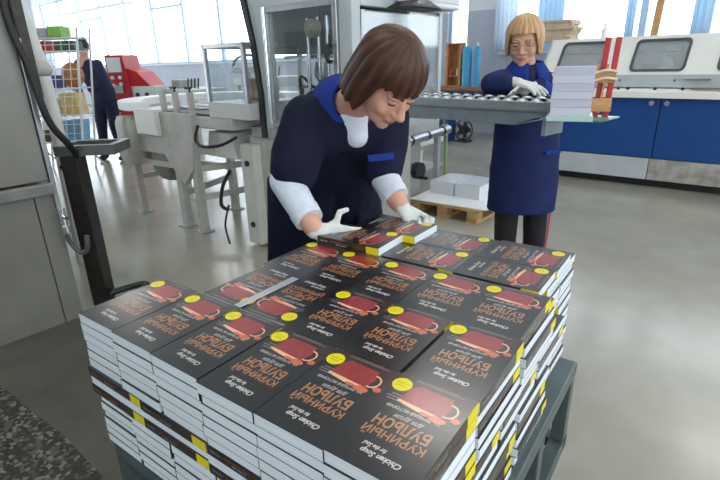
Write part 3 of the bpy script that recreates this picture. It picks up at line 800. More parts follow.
# ================================================================== CONVEYOR MACHINE (left middle)
t = hthing('infeed_conveyor', 'pale grey conveyor machine on tall legs with a curved white guide', 'machine', -3.95, 2.2)
def c(s): return s + 3.95
legs = [(-4.66, 0.02, 0.60), (-3.88, 0.02, 0.95), (-3.62, 0.02, 0.95), (-4.62, 0.62, 0.86), (-3.98, 0.62, 0.86), (-3.25, 0.5, 0.86), (-3.12, 0.62, 0.86)]
for s, y, z in legs:
    l_ = MB().b2((c(s) - 0.035, y - 0.03, 0.01), (c(s) + 0.035, y + 0.03, z)).build('leg', BEIGE_METAL, t, 0.004)
    MB().b2((c(s) - 0.065, y - 0.055, 0), (c(s) + 0.065, y + 0.055, 0.012)).build('foot_plate', GREY_METAL, l_)
for (a, b) in [((c(-4.66), 0.02, 0.36), (c(-4.62), 0.62, 0.36)), ((c(-4.66), 0.60, 0.42), (c(-3.98), 0.62, 0.42)), ((c(-3.88), 0.02, 0.30), (c(-3.98), 0.62, 0.34)), ((c(-3.62), 0.02, 0.30), (c(-3.25), 0.5, 0.38)),
               ((c(-3.62), 0.02, 0.55), (c(-3.12), 0.6, 0.60)), ((c(-3.62), 0.02, 0.70), (c(-3.12), 0.3, 0.70)), ((c(-3.98), 0.62, 0.55), (c(-3.12), 0.62, 0.55)), ((c(-4.66), 0.02, 0.52), (c(-3.88), 0.02, 0.55))]:
    MB().bar(a, b, 0.035, 0.05).build('cross_rail', BEIGE_METAL, t, 0.003)
MB().prism([(c(-4.02), 0.62), (c(-3.78), 0.40), (c(-3.60), 0.55), (c(-3.52), 1.0), (c(-4.05), 1.0)], -0.02, 0.03, 1).build('side_plate', BEIGE_METAL, t, 0.006)
MB().b2((c(-4.25), 0.0, 0.90), (c(-3.04), 0.7, 0.985)).build('bed_frame', BEIGE_METAL, t, 0.006)
MB().b2((c(-4.2), 0.05, 0.985), (c(-3.04), 0.6, 1.0)).build('belt', mat('belt_dark', (64, 68, 74), 0.5), t)
for y in (0.12, 0.3): MB().cyl((c(-4.0), y, 1.035), (c(-3.04), y, 1.035), 0.014).build('guide_rail', STEEL, t)
for s in (-4.02, -3.82, -3.60):
    MB().b2((c(s) - 0.022, 0.02, 0.98), (c(s) + 0.022, 0.06, 1.16)).build('guide_post', BEIGE_METAL, t, 0.004)
for s in (-3.82, -3.60):
    MB().cyl((c(s), 0.04, 1.16), (c(s), 0.04, 1.20), 0.008).cyl((c(s) - 0.06, 0.04, 1.195), (c(s) + 0.02, 0.04, 1.195), 0.010).build('clamp_lever', DARK, t)
MB().b2((c(-4.38), -0.06, 0.80), (c(-4.02), 0.28, 1.02)).build('control_box', mat('box_white', (214, 214, 208), 0.4), t, 0.01)
MB().loft([((c(-4.62), 0.02, 0.50), 0.10, 0.10, 0, 4), ((c(-4.62), 0.02, 0.56), 0.12, 0.12, 0, 4), ((c(-4.62), 0.02, 0.88), 0.12, 0.12, 0, 4), ((c(-4.62), 0.02, 0.94), 0.09, 0.1, 0, 4)], n=32).build('motor_cover', BEIGE_METAL, t)
MB().b2((c(-4.55), 0.0, 0.62), (c(-3.95), 0.3, 0.80)).build('gear_housing', BEIGE_METAL, t, 0.02)
MB().loft([((c(-4.22), 0.18, 0.38), 0.12, 0.12, 0, 4), ((c(-4.22), 0.18, 0.46), 0.20, 0.16, 0, 4), ((c(-4.22), 0.18, 0.63), 0.20, 0.16, 0, 4)], n=28).build('drip_hopper', mat('hopper_grey', (118, 116, 110), 0.5, 0, 0.2, 8), t)
# curved white guide: an arc going round behind
arc = MB(); nA = 36
vs = []
for i in range(nA + 1):
    an = radians(268 - 200 * i / nA)
    for (r, z) in ((0.78, 0.99), (1.0, 0.99), (1.0, 1.065), (0.78, 1.065)):
        vs.append((c(-4.42) + r * 0.98 * cos(an), 0.86 + r * 0.92 * sin(an), z))
fs = []
for i in range(nA):
    for k in range(4): fs.append((i * 4 + k, i * 4 + (k + 1) % 4, i * 4 + 4 + (k + 1) % 4, i * 4 + 4 + k))
fs += [(0, 1, 2, 3), (nA * 4 + 3, nA * 4 + 2, nA * 4 + 1, nA * 4)]
arc.add(vs, fs); arc.build('curved_guide', mat('guide_white', (228, 230, 230), 0.35), t, 0.008)
for x, y in ((c(-5.28), 0.9), (c(-4.5), 1.66), (c(-4.0), 1.55)): MB().b2((x - 0.03, y - 0.03, 0), (x + 0.03, y + 0.03, 0.99)).build('leg', BEIGE_METAL, t)
q = MB(); q.tube([(c(-3.45), -0.02, 0.92), (c(-3.42), -0.08, 0.82), (c(-3.3), -0.1, 0.78), (c(-3.12), -0.06, 0.80), (c(-3.0), 0.0, 0.86)], 0.012); q.build('cable', DARK, t)
q = MB(); q.tube([(c(-3.04), -0.06, 0.62), (c(-3.10), -0.1, 0.5), (c(-3.12), -0.12, 0.36), (c(-3.07), -0.1, 0.32)], 0.014); q.tube([(c(-3.05), -0.1, 0.36), (c(-3.1), -0.12, 0.2), (c(-3.04), -0.14, 0.06)], 0.008); q.build('drain_hose', DARK, t)
MB().prism([(c(-3.55), 0.66), (c(-3.15), 0.66), (c(-3.22), 0.86), (c(-3.5), 0.86)], 0.1, 0.4, 1).build('waste_chute', mat('chute_white', (206, 206, 200), 0.35), t, 0.006)
# glazed box on the conveyor
gb = hthing('glazed_cabinet', 'small glazed machine cabinet left of the tall grey machine', 'cabinet', -3.02, 2.2, 0.9)
def g(s): return s + 3.02
MB().b2((g(-3.31), 0, 0.085), (g(-2.83), 0.55, 0.20)).build('base_box', mat('pale_seam', (186, 190, 186), 0.4, 0, 0.05, 7), gb, 0.006)
q = MB()
for x in (g(-3.31), g(-2.86)):
    for y in (0.0, 0.52): q.b2((x, y, 0.20), (x + 0.03, y + 0.03, 0.60))
for y in (0.0, 0.52): q.b2((g(-3.31), y, 0.57), (g(-2.83), y + 0.03, 0.60))
for x in (g(-3.31), g(-2.86)): q.b2((x, 0, 0.57), (x + 0.03, 0.55, 0.60))
q.build('aluminium_frame', STEEL, gb, 0.003)
MB().b2((g(-3.28), 0.008, 0.20), (g(-2.86), 0.014, 0.57)).build('front_pane', GLASS, gb)
MB().b2((g(-3.305), 0.03, 0.20), (g(-3.299), 0.52, 0.57)).build('side_pane', GLASS, gb)
q = MB(); q.tube([(g(-3.22), 0.2, 0.45), (g(-3.1), 0.15, 0.50), (g(-2.95), 0.15, 0.52), (g(-2.88), 0.2, 0.48)], 0.009); q.build('air_hose', mat('hose_blue_grey', (120, 140, 150), 0.4), gb)
q = MB(); q.b2((g(-3.25), 0.2, 0.40), (g(-2.88), 0.28, 0.44)); q.b2((g(-3.2), 0.25, 0.2), (g(-3.15), 0.3, 0.42)); q.b2((g(-2.95), 0.25, 0.2), (g(-2.9), 0.3, 0.42)); q.build('inner_bridge', WHITE_METAL, gb, 0.005)
MB().b2((g(-3.2), 0.3, 0.2), (g(-3.0), 0.45, 0.36)).build('inner_block', mat('tan_plastic', (186, 168, 146), 0.5), gb, 0.01)

# ================================================================== GREY MACHINE AT LEFT EDGE
FX = -2.86
t = hthing('steel_press', 'big grey steel machine casing filling the left edge', 'machine', FX, 0.3)
PANEL = mat('grey_panel_paint', (128, 127, 120), 0.42, 0.1, 0.12, 3)
MB().b2((-1.2, -3.2, 0.81), (0.0, 0.585, 1.66)).build('upper_panel', PANEL, t, 0.006)
MB().b2((-1.2, -3.2, 0.0), (-0.012, 0.50, 0.735)).build('lower_panel', PANEL, t, 0.004)
MB().b2((-1.2, 0.504, 0.0), (-0.012, 0.60, 0.735)).build('corner_panel', PANEL, t, 0.003)
MB().b2((-1.2, -3.2, 0.735), (0.02, 0.60, 0.80)).build('waist_rail', mat('rail_grey', (128, 128, 124), 0.4, 0.2, 0.15, 8), t, 0.01)
MB().b2((-0.05, 0.588, 0.62), (0.014, 0.612, 1.5)).build('corner_profile', STEEL, t, 0.003)
MB().b2((-0.12, 0.60, 1.22), (0.012, 0.655, 2.4)).build('dark_column', mat('weathered_post', (62, 60, 56), 0.6, 0.2, 0.3, 14), t, 0.01)
q = MB(); q.tube([(-0.02, 0.60, 2.0), (0.03, 0.57, 1.6), (0.05, 0.60, 1.38), (0.06, 0.63, 1.12), (0.03, 0.71, 0.98), (-0.05, 0.76, 0.90), (-0.12, 0.70, 0.84)], 0.018, sub=8); q.build('power_cable', DARK, t)
q = MB(); q.cyl((0.02, 0.60, 0.56), (0.02, 0.60, 0.66), 0.02); q.cyl((0.02, 0.60, 0.61), (0.085, 0.60, 0.615), 0.01); q.cyl((0.02, 0.60, 0.52), (0.02, 0.60, 0.56), 0.026); q.build('tap_valve', CHROME, t)
q = MB(); q.tube([(0.02, 0.60, 0.54), (0.02, 0.61, 0.46), (0.05, 0.64, 0.40), (0.09, 0.66, 0.42), (0.10, 0.67, 0.5)], 0.013); q.build('drain_hose', mat('grey_hose', (90, 92, 92), 0.4), t)
# steel stand behind it
t = thing('steel_stand', 'dark steel stand with a flat open frame on top, next to the grey machine casing', 'stand', (-1.60, 2.70, 0), radians(4))
MB().b2((-0.03, -0.04, 0.0), (0.06, 0.06, 0.91)).build('front_post', DARK_STEEL, t, 0.004)
q = MB(); q.b2((-0.05, -0.045, 0.91), (0.27, -0.005, 0.965)); q.b2((-0.05, -0.005, 0.91), (-0.01, 0.2, 0.965)); q.b2((-0.01, 0.16, 0.91), (0.27, 0.2, 0.965)); q.b2((0.23, -0.005, 0.91), (0.27, 0.16, 0.965))
q.build('top_frame', mat('frame_grey', (104, 108, 106), 0.35, 0.5, 0.1, 12), t, 0.003)
MB().b2((-0.01, -0.005, 0.91), (0.23, 0.16, 0.93)).build('tray', mat('apron_dark', (22, 22, 24), 0.5), t)
MB().b2((-0.03, 0.16, 0.0), (0.0, 0.2, 0.91)).build('rear_post', DARK_STEEL, t)
q = MB(); q.tube([(0.03, 0.0, 0.05), (0.10, 0.07, 0.05), (0.20, 0.14, 0.05), (0.24, 0.12, 0.05), (0.22, 0.02, 0.05)], 0.02, sub=5); q.build('foot_rail', mat('rail_black', (30, 31, 32), 0.4), t)
# white jointed pipe hanging in front of the far rack
pp = thing('jointed_pipe', 'white jointed overhead pipe left of the wire rack', 'pipe', (-2.06, 3.4, 0))
q = MB(); q.tube([(-0.30, 0, 2.6), (-0.07, 0, 1.78), (-0.02, 0, 1.57), (0.0, 0, 1.40)], [0.045] * 12 + [0.038], sub=6, n=16); q.build('upper_pipe', WHITE_METAL, pp)
MB().ell((0, 0, 1.36), (0.066, 0.066, 0.06)).build('joint', BEIGE_METAL, pp)
q = MB(); q.tube([(0.0, 0, 1.34), (0.01, 0, 1.0), (0.0, 0, 0.6), (-0.02, 0, 0.0)], 0.045, n=16); q.build('lower_pipe', WHITE_METAL, pp)
# ================================================================== FAR LEFT: rack, red machine, worker, tables
RK = Vector((-3.86, 6.75, 0.0))
t = thing('wire_rack', 'white wire display rack full of colourful packs in front of the stooping worker', 'rack', RK)
WIRE = mat('white_wire', (222, 226, 226), 0.4)
lean = 0.16
def rk(x, z, y=0.0): return Vector((x + lean * (z - 0.4), y, z))
for x in (-0.52, 0.10):
    MB().cyl(rk(x, 0.0), rk(x, 1.86), 0.016).build('rack_post', WIRE, t)
    MB().cyl(rk(x, 0.0, 0.32), rk(x, 1.86, 0.32), 0.014).build('rack_post', WIRE, t)
    MB().cyl(rk(x, 0.4), (x - 0.03, 0.55, 0.0), 0.012).build('brace', WIRE, t)
for z in (0.42, 0.78, 1.12, 1.58, 1.74):
    q = MB()
    q.cyl(rk(-0.52, z), rk(0.10, z), 0.009, n=8).cyl(rk(-0.52, z, 0.32), rk(0.10, z, 0.32), 0.009, n=8)
    for k in range(7): q.cyl(rk(-0.52 + k * 0.103, z, 0.0), rk(-0.52 + k * 0.103, z, 0.32), 0.006, n=6)
    q.build('wire_shelf', WIRE, t)
q = MB()
for k in range(1, 6): q.cyl(rk(-0.52 + k * 0.103, 0.42), rk(-0.52 + k * 0.103, 1.74), 0.005, n=6)
for z in (0.54, 0.66, 0.9, 1.02, 1.24, 1.36, 1.48, 1.66): q.cyl(rk(-0.52, z), rk(0.10, z), 0.005, n=6)
q.build('wire_front', WIRE, t)
def pack(x, z, w, h, c, label, d=0.24, name='carton', cat='box', y=0.16):
    o = MB().b2((-w / 2, -d / 2, 0), (w / 2, d / 2, h)).build(name, mat('pack_%d_%d_%d' % c, c, 0.6, 0, 0.12, 14), None, 0.006)
    p = rk(x, z, y); o.location = RK + p; tag(o, label, cat)
    return o
pack(-0.40, 1.755, 0.2, 0.11, (168, 166, 172), 'grey pack on the top left of the wire rack')
pack(-0.20, 1.755, 0.17, 0.13, (138, 186, 84), 'bright green pack on top of the wire rack')
pack(-0.42, 1.59, 0.14, 0.12, (170, 44, 48), 'red carton at the left of the upper rack shelf')
pack(-0.27, 1.59, 0.14, 0.12, (196, 84, 60), 'orange-red carton in the middle of the upper rack shelf')
pack(-0.12, 1.59, 0.13, 0.12, (56, 124, 82), 'dark green carton on the upper rack shelf')
pack(-0.005, 1.59, 0.09, 0.12, (82, 82, 92), 'charcoal carton at the right of the upper rack shelf')
o = MB().ell((0, 0, 0.16), (0.14, 0.12, 0.16)).build('net_bag', mat('onion_net', (206, 152, 92), 0.7, 0, 0, 30, 0, 0.3, rgb2=(150, 84, 62)))
o.location = RK + rk(-0.03, 1.13, 0.14); tag(o, 'bulging orange and brown net bag on the middle of the rack', 'bag')
pack(-0.32, 1.13, 0.2, 0.16, (44, 66, 132), 'dark blue box beside the net bag on the rack')
pack(-0.05, 0.79, 0.22, 0.27, (222, 192, 120), 'pale yellow printed box on the rack under the net bag')
pack(-0.36, 0.79, 0.2, 0.2, (200, 206, 206), 'white box left of the pale yellow box on the rack')
for k in range(4):
    pack(-0.05, 0.43 + k * 0.07, 0.24, 0.066, (118, 168, 204), '%s light blue pack in the stack on the lowest rack shelf' % ['bottom', 'second from bottom', 'third from bottom', 'topmost'][k])
pack(-0.36, 0.43, 0.22, 0.16, (96, 72, 62), 'brown carton at the left of the lowest rack shelf')
pack(-0.36, 0.592, 0.18, 0.12, (226, 228, 230), 'white pack lying on the brown carton in the rack')

# red machine
t = thing('red_machine', 'tall red machine with white lettering beside the stooping worker', 'machine', (-3.80, 8.3, 0), radians(-8))
MB().prism([(-0.20, 0.0), (0.24, 0.0), (0.16, 1.16), (0.10, 1.56), (-0.20, 1.56)], -0.02, 0.45, 1).build('red_column', RED_PAINT, t, 0.01)
MB().b2((-0.16, -0.04, 1.30), (0.07, -0.018, 1.52)).build('display', mat('screen_grey', (206, 214, 216), 0.2), t, 0.004)
for x, z in ((-0.11, 1.22), (0.02, 1.22), (-0.11, 1.10), (0.02, 1.12)): MB().cyl((x, -0.02, z), (x, -0.045, z), 0.028).build('dial', WHITE_METAL, t)
MB().b2((-0.10, -0.04, 0.98), (0.03, -0.018, 1.10)).build('gauge_plate', mat('gauge_green', (150, 176, 160), 0.4), t)
q = MB()
RT = Matrix.Rotation(pi / 2, 4, 'X')
for i, s in enumerate(('TRIM', '&', 'F')):
    put_text(q, s, 0.1, T((-0.02 if i < 2 else -0.10, -0.0215, 0.84 - i * 0.10)) @ RT, 0, height=0.065)
q.build('lettering', mat('white_letters', (235, 228, 226), 0.5), t, fix=False)
MB().prism([(0.14, 1.08), (0.50, 1.08), (0.30, 1.30), (0.14, 1.36)], 0.0, 0.5, 1).build('red_hood', RED_PAINT, t, 0.01)
MB().b2((0.14, 0.0, 0.72), (0.56, 0.45, 1.08)).build('grey_body', WHITE_METAL, t, 0.01)
for x in (0.26, 0.42): MB().cyl((x, 0.0, 0.95), (x, -0.015, 0.95), 0.032).build('black_port', DARK, t)
for x in (0.2, 0.5): MB().b2((x, 0.05, 0), (x + 0.05, 0.1, 0.72)).build('leg', GREY_METAL, t)

# low tables and machine lumps under the far windows
for i, (x, y, w, d, h, cc, lb) in enumerate([(-2.75, 8.6, 1.0, 0.7, 1.02, (196, 200, 198), 'pale far machine table right of the red machine'),
                                         (-1.55, 9.4, 1.2, 0.8, 1.16, (204, 206, 206), 'low pale machine bed under the far windows')]):
    t = thing('machine_table', lb, 'machine', (x, y, 0), YAW_B)
    mm = mat('far_paint_%d' % i, cc, 0.5, 0, 0.06, 5)
    MB().b2((-w / 2, -d / 2, h - 0.16), (w / 2, d / 2, h)).build('tabletop', mm, t, 0.02)
    for a in (-1, 1):
        for b in (-1, 1): MB().b2((a * (w / 2 - 0.06) - 0.03, b * (d / 2 - 0.06) - 0.03, 0), (a * (w / 2 - 0.06) + 0.03, b * (d / 2 - 0.06) + 0.03, h - 0.16)).build('leg', mm, t)
    MB().b2((-w * 0.3, -d * 0.3, h), (-w * 0.05, d * 0.2, h + 0.14)).build('drive_box', GREY_METAL, t, 0.02)
    for k in range(4): MB().cyl((0.02 + k * 0.1, -0.1, h), (0.06 + k * 0.1, -0.1, h + 0.16), 0.01).build('lever', DARK_STEEL, t)

# ------------------------------------------------------------------ stooping worker
t = thing('person', 'person in dark blue overalls stooping behind the wire rack, seen from behind', 'person', (-3.80, 7.7, 0))
def wk(mb): return mb
b = MB()
b.ell((-0.17, -0.03, 1.69), (0.085, 0.10, 0.115)).cap((-0.21, 0.0, 1.47), (-0.18, -0.02, 1.60), 0.058)
b.cap((-0.2, 0, 1.40), (-0.03, 0.0, 1.02), 0.13, 0.13)
b.cap((-0.36, -0.02, 1.05), (-0.44, -0.12, 1.15), 0.038).ell((-0.46, -0.14, 1.17), (0.04, 0.05, 0.05))
fuse(b, 'body', [SKIN, mat('dark_hair', (34, 28, 26), 0.6)], 0.014, 3, t, pick=lambda p: 1 if (p.z > 1.64 or (p.z > 1.60 and p.y > -0.03)) else 0)
WN = mat('overall_blue', (28, 38, 66), 0.85, 0, 0.15, 8)
b = MB()
b.loft([((-0.02, 0, 0.92), 0.18, 0.14, 0), ((-0.02, 0, 1.05), 0.18, 0.14, 0), ((-0.08, 0, 1.20), 0.19, 0.145, 0), ((-0.14, 0, 1.36), 0.21, 0.14, 0), ((-0.19, 0, 1.46), 0.17, 0.11, 0), ((-0.23, 0, 1.51), 0.08, 0.07, 0)])
b.cap((-0.02, 0.0, 1.42), (0.02, -0.03, 1.22), 0.075, 0.062).cap((0.02, -0.03, 1.22), (-0.08, -0.22, 1.08), 0.062, 0.05)
b.cap((-0.32, 0.0, 1.40), (-0.38, -0.02, 1.20), 0.07, 0.06).cap((-0.38, -0.02, 1.20), (-0.36, -0.02, 1.05), 0.06, 0.048)
fuse(b, 'jacket', WN, 0.014, 4, t)
b = MB()
b.ell((-0.02, 0, 0.93), (0.18, 0.14, 0.14))
b.cap((-0.10, 0, 0.88), (-0.16, 0.03, 0.48), 0.105, 0.075).cap((-0.16, 0.03, 0.48), (-0.20, 0.05, 0.08), 0.075, 0.058)
b.cap((0.07, 0, 0.88), (0.07, -0.02, 0.48), 0.105, 0.075).cap((0.07, -0.02, 0.48), (0.12, 0.0, 0.08), 0.075, 0.058)
fuse(b, 'trousers', mat('trouser_blue', (24, 32, 60), 0.85, 0, 0.15, 8), 0.014, 4, t)
for x, y in ((-0.21, 0.02), (0.12, -0.03)):
    MB().ell((x, y - 0.02, 0.045), (0.05, 0.12, 0.045)).build('shoe', DARK, t)
# ================================================================== PILE OF BOOKS
PY = -0.62804
PCX, PCY, ZTOP = 0.9902, -0.3649, 0.8856
W, H, TH = 0.13, 0.19727, 0.0213
cP, sP = cos(PY), sin(PY)
def pile(u, v, z=0.0):
    du, dv = u - PCX, v - PCY
    return Vector((du * cP - dv * sP, du * sP + dv * cP, ZTOP + z))
NL = 15
ZB = -NL * TH
# trolley under the pile
t = thing('pile_trolley', 'dark green steel trolley frame carrying the big pile of books', 'trolley', Vector((pile(0.41, 0.455).x, pile(0.41, 0.455).y, 0)), PY)
TG = mat('trolley_green', (36, 58, 58), 0.45, 0.2, 0.15, 10)
TL = mat('trolley_rim_grey', (84, 96, 96), 0.4, 0.3, 0.12, 12)
zt = ZTOP + ZB
hx, hy = 0.390, 0.445
q = MB(); q.b2((-hx, -hy, zt - 0.04), (hx, hy, zt)); q.build('deck', TL, t, 0.006)
for x in (-1, 1):
    for y in (-1, 0.33, -0.33, 1):
        MB().b2((x * (hx - 0.02) - 0.018, y * (hy - 0.02) - 0.02, zt - 0.25), (x * (hx - 0.02) + 0.018, y * (hy - 0.02) + 0.02, zt - 0.04)).build('upright', TL, t, 0.003)
for y in (-1, 1):
    MB().b2((-0.02, y * (hy - 0.02) - 0.018, zt - 0.25), (0.02, y * (hy - 0.02) + 0.018, zt - 0.04)).build('upright', TL, t, 0.003)
for x in (-1, 1): MB().b2((x * (hx - 0.02) - 0.02, -hy, zt - 0.285), (x * (hx - 0.02) + 0.02, hy, zt - 0.25)).build('bottom_rail', TL, t, 0.003)
for y in (-1, 1): MB().b2((-hx, y * (hy - 0.02) - 0.02, zt - 0.285), (hx, y * (hy - 0.02) + 0.02, zt - 0.25)).build('bottom_rail', TL, t, 0.003)
for x in (-1, 1): MB().b2((x * (hx - 0.055) - 0.002, -hy + 0.05, zt - 0.25), (x * (hx - 0.055) + 0.002, hy - 0.05, zt - 0.04)).build('side_sheet', TG, t)
for y in (-1, 1): MB().b2((-hx + 0.05, y * (hy - 0.055) - 0.002, zt - 0.25), (hx - 0.05, y * (hy - 0.055) + 0.002, zt - 0.04)).build('side_sheet', TG, t)
MB().b2((-0.16, -0.22, 0.10), (0.16, 0.22, zt - 0.25)).build('lifting_column', TG, t, 0.01)
MB().b2((-0.28, -0.36, 0.08), (0.28, 0.36, 0.14)).build('base_frame', TG, t, 0.01)
for x in (-0.24, 0.24):
    for y in (-0.3, 0.3):
        w_ = MB().cyl((x - 0.02, y, 0.05), (x + 0.02, y, 0.05), 0.05, n=20).build('castor', DARK, t)

COVER = mat('cover_charcoal', (22, 20, 22), 0.31, 0, 0.06, 40, spec=1.0)
CV2 = mat('cover_photo_brown', (54, 34, 33), 0.30, 0, 0.2, 60)
INK_O = mat('orange_ink', (176, 124, 86), 0.35, 0, 0.12, 90)
INK_W = mat('white_ink', (212, 206, 202), 0.35)
INK_G = mat('grey_ink', (132, 124, 120), 0.35)
MUG = mat('mug_red', (150, 48, 50), 0.3, 0, 0.14, 120)
RIMC = mat('mug_rim_cream', (240, 186, 142), 0.3)
GLOW = mat('ember_orange', (206, 104, 72), 0.3, 0, 0.2, 90)
for k_ in ('cover_charcoal', 'cover_photo_brown', 'orange_ink', 'white_ink', 'grey_ink', 'mug_red', 'mug_rim_cream', 'ember_orange'):
    b_ = MATS[k_].node_tree.nodes['Principled BSDF']      # all printed under one glossy film
    b_.inputs['Specular IOR Level'].default_value = 0.6; b_.inputs['Roughness'].default_value = 0.30
    b_.inputs['Coat Weight'].default_value = 0.7; b_.inputs['Coat Roughness'].default_value = 0.20
BT = 0.0212
BW = W - 0.0013
def cover_base():
    m = MB(); k = 0.0006
    m.b2((0, 0, 0), (BW, H, k)); m.b2((0, 0, BT - k), (BW, H, BT)); m.b2((0, 0, k), (k, H, BT - k))
    # printing on the spine: yellow foot, brown picture, lettering
    e = -0.0002
    m.b2((e, 0.0005, 0.0006), (0.0004, 0.038, BT - 0.0006), 3)
    m.b2((e, 0.038, 0.0006), (0.0004, 0.082, BT - 0.0006), 1)
    return m
RS = Matrix(((0, 0, -1, 0), (-1, 0, 0, 0), (0, 1, 0, 0), (0, 0, 0, 1)))   # spine face: text runs along -y, up = z
def spine_text(m):
    put_text(m, 'КУРИНЫЙ БУЛЬОН', 0.01, T((-0.0003, 0.122, BT * 0.62)) @ RS, 2, width=0.062, height=0.0055)
    put_text(m, 'для души', 0.01, T((-0.0003, 0.118, BT * 0.28)) @ RS, 4, width=0.034, height=0.0045)
    put_text(m, 'Chicken Soup', 0.01, T((-0.0003, 0.176, BT * 0.5)) @ RS, 4, width=0.026, height=0.006, shear=0.3)
CMATS = [COVER, CV2, INK_O, YELLOW, INK_W, MUG, RIMC, GLOW, INK_G]
plain = cover_base(); spine_text(plain)
ME_PLAIN = plain.mesh('plain_cover', CMATS)
z1 = BT + 0.00018
fc = cover_base(); spine_text(fc)
# picture area at the foot of the cover, then the mug, embers, lettering
fc.poly([(0.0, 0.0), (BW, 0.0), (BW, 0.034), (0.09, 0.052), (0.04, 0.060), (0.0, 0.058)], BT + 0.00008, 1)
fc.poly([(0.030, 0.018), (0.086, 0.016), (0.095, 0.026), (0.099, 0.062), (0.030, 0.067), (0.024, 0.040)], z1, 5)
fc.poly([(0.028, 0.0625), (0.100, 0.0575), (0.1005, 0.0635), (0.062, 0.0690), (0.029, 0.0685)], z1 + 0.0001, 6)
ringp = []
for k in range(17):
    a = pi * 0.42 + k / 16 * pi * 1.15
    ringp.append((0.026 + 0.014 * cos(a), 0.044 + 0.016 * sin(a)))
for k in range(16):
    (x0, y0), (x1, y1) = ringp[k], ringp[k + 1]
    f0 = 0.8
    fc.poly([(x0, y0), (x1, y1), (0.026 + (x1 - 0.026) * f0, 0.044 + (y1 - 0.044) * f0), (0.026 + (x0 - 0.026) * f0, 0.044 + (y0 - 0.044) * f0)], z1 + 0.0001, 6)
def blot(cx, cy, rx, ry, mi, n=14): fc.poly([(cx + rx * cos(2 * pi * i / n), cy + ry * sin(2 * pi * i / n)) for i in range(n)], z1 + 0.00015, mi)
blot(0.032, 0.069, 0.013, 0.007, 7); blot(0.010, 0.058, 0.007, 0.006, 7); blot(0.052, 0.068, 0.010, 0.0035, 7)
fc.poly([(0.018, 0.0065), (0.098, 0.0065), (0.098, 0.0080), (0.018, 0.0080)], z1, 8)
fc.poly([(0.030, 0.0035), (0.098, 0.0035), (0.098, 0.0046), (0.030, 0.0046)], z1, 8)
for k, (x, wd) in enumerate([(0.094, 0.018), (0.097, 0.022), (0.092, 0.026)]):
    yy = 0.050 + k * 0.0062
    fc.poly([(x - wd / 2 + 0.012, yy), (x + wd / 2 + 0.012, yy), (x + wd / 2 + 0.012, yy + 0.0022), (x - wd / 2 + 0.012, yy + 0.0022)], z1 + 0.0001, 8)
zt_ = z1 + 0.0001
put_text(fc, '101 ЛУЧШАЯ ИСТОРИЯ', 0.01, T((0.066, 0.0765, zt_)), 4, width=0.084, height=0.0065, bold=0.0001)
put_text(fc, 'для души', 0.01, T((0.064, 0.0905, zt_)), 4, width=0.046, height=0.0095, shear=0.25)
put_text(fc, 'БУЛЬОН', 0.01, T((0.064, 0.1100, zt_)), 2, width=0.086, height=0.0225, bold=0.0003)
put_text(fc, 'КУРИНЫЙ', 0.01, T((0.064, 0.1345, zt_)), 2, width=0.094, height=0.0195, bold=0.0002)
put_text(fc, 'Chicken Soup', 0.01, T((0.060, 0.1685, zt_)), 4, width=0.060, height=0.0125, shear=0.35, bold=0.0003)
put_text(fc, 'for the Soul', 0.01, T((0.076, 0.1575, zt_)), 4, width=0.036, height=0.0080, shear=0.35, bold=0.0003)
ME_FULL = fc.mesh('printed_cover', CMATS, fix=False)
# page block and sticker
pb = MB().b2((0.0008, 0.0004, 0.0006), (BW - 0.0003, H - 0.0004, BT - 0.0006))
ME_PAGE = pb.mesh('page_block', PAPER)
st = MB()
st.cyl((0.1125, 0.0265, BT), (0.1125, 0.0265, BT + 0.0006), 0.0158, n=32)
put_text(st, 'НОВЫЕ', 0.01, T((0.1125, 0.0305, BT + 0.0008)), 1, width=0.018, height=0.003)
put_text(st, 'ИСТОРИИ', 0.01, T((0.1125, 0.0235, BT + 0.0008)), 1, width=0.022, height=0.003)
ME_STICK = st.mesh('round_sticker', [mat('sticker_yellow', (234, 220, 16), 0.28), mat('olive_ink', (150, 136, 20), 0.4)], fix=False)
def child(name, me, parent):
    o = bpy.data.objects.new(name, me); COL.objects.link(o); o.parent = parent; return o
NB = [0]
def book(u, v, z, rot, label, full=False, group=None, jit=1.0):
    """root sits at the foot corner of the spine; rot in degrees within the pile"""
    r = bpy.data.objects.new('book', None); COL.objects.link(r); r.empty_display_size = 0.05
    ju, jv, ja = random.uniform(-1, 1) * 0.0015 * jit, random.uniform(-1, 1) * 0.0018 * jit, random.uniform(-1, 1) * 0.35 * jit
    r.location = pile(u + ju, v + jv, z); r.rotation_euler = (0, 0, PY + radians(rot + ja))
    r['label'] = label; r['category'] = 'book'
    if group: r['group'] = group
    child('cover', ME_FULL if full else ME_PLAIN, r)
    child('page_block', ME_PAGE, r)
    if full: child('sticker', ME_STICK, r)
    NB[0] += 1
    return r
ORD = ['first', 'second', 'third', 'fourth', 'fifth', 'sixth', 'seventh', 'eighth', 'ninth', 'tenth', 'eleventh', 'twelfth', 'thirteenth', 'fourteenth', 'fifteenth']
GT = 'books face up on top of the pile'
GF = 'books stacked below the top layer of the pile'
LV = [0.013, 0.010, 0.008, 0.004, 0.003, 0.003]        # row fronts are a little stepped
LU = [-0.001, 0.001, 0.006, 0.006, 0.005, 0.004]
def zt2(k): return -TH * (k + 1)
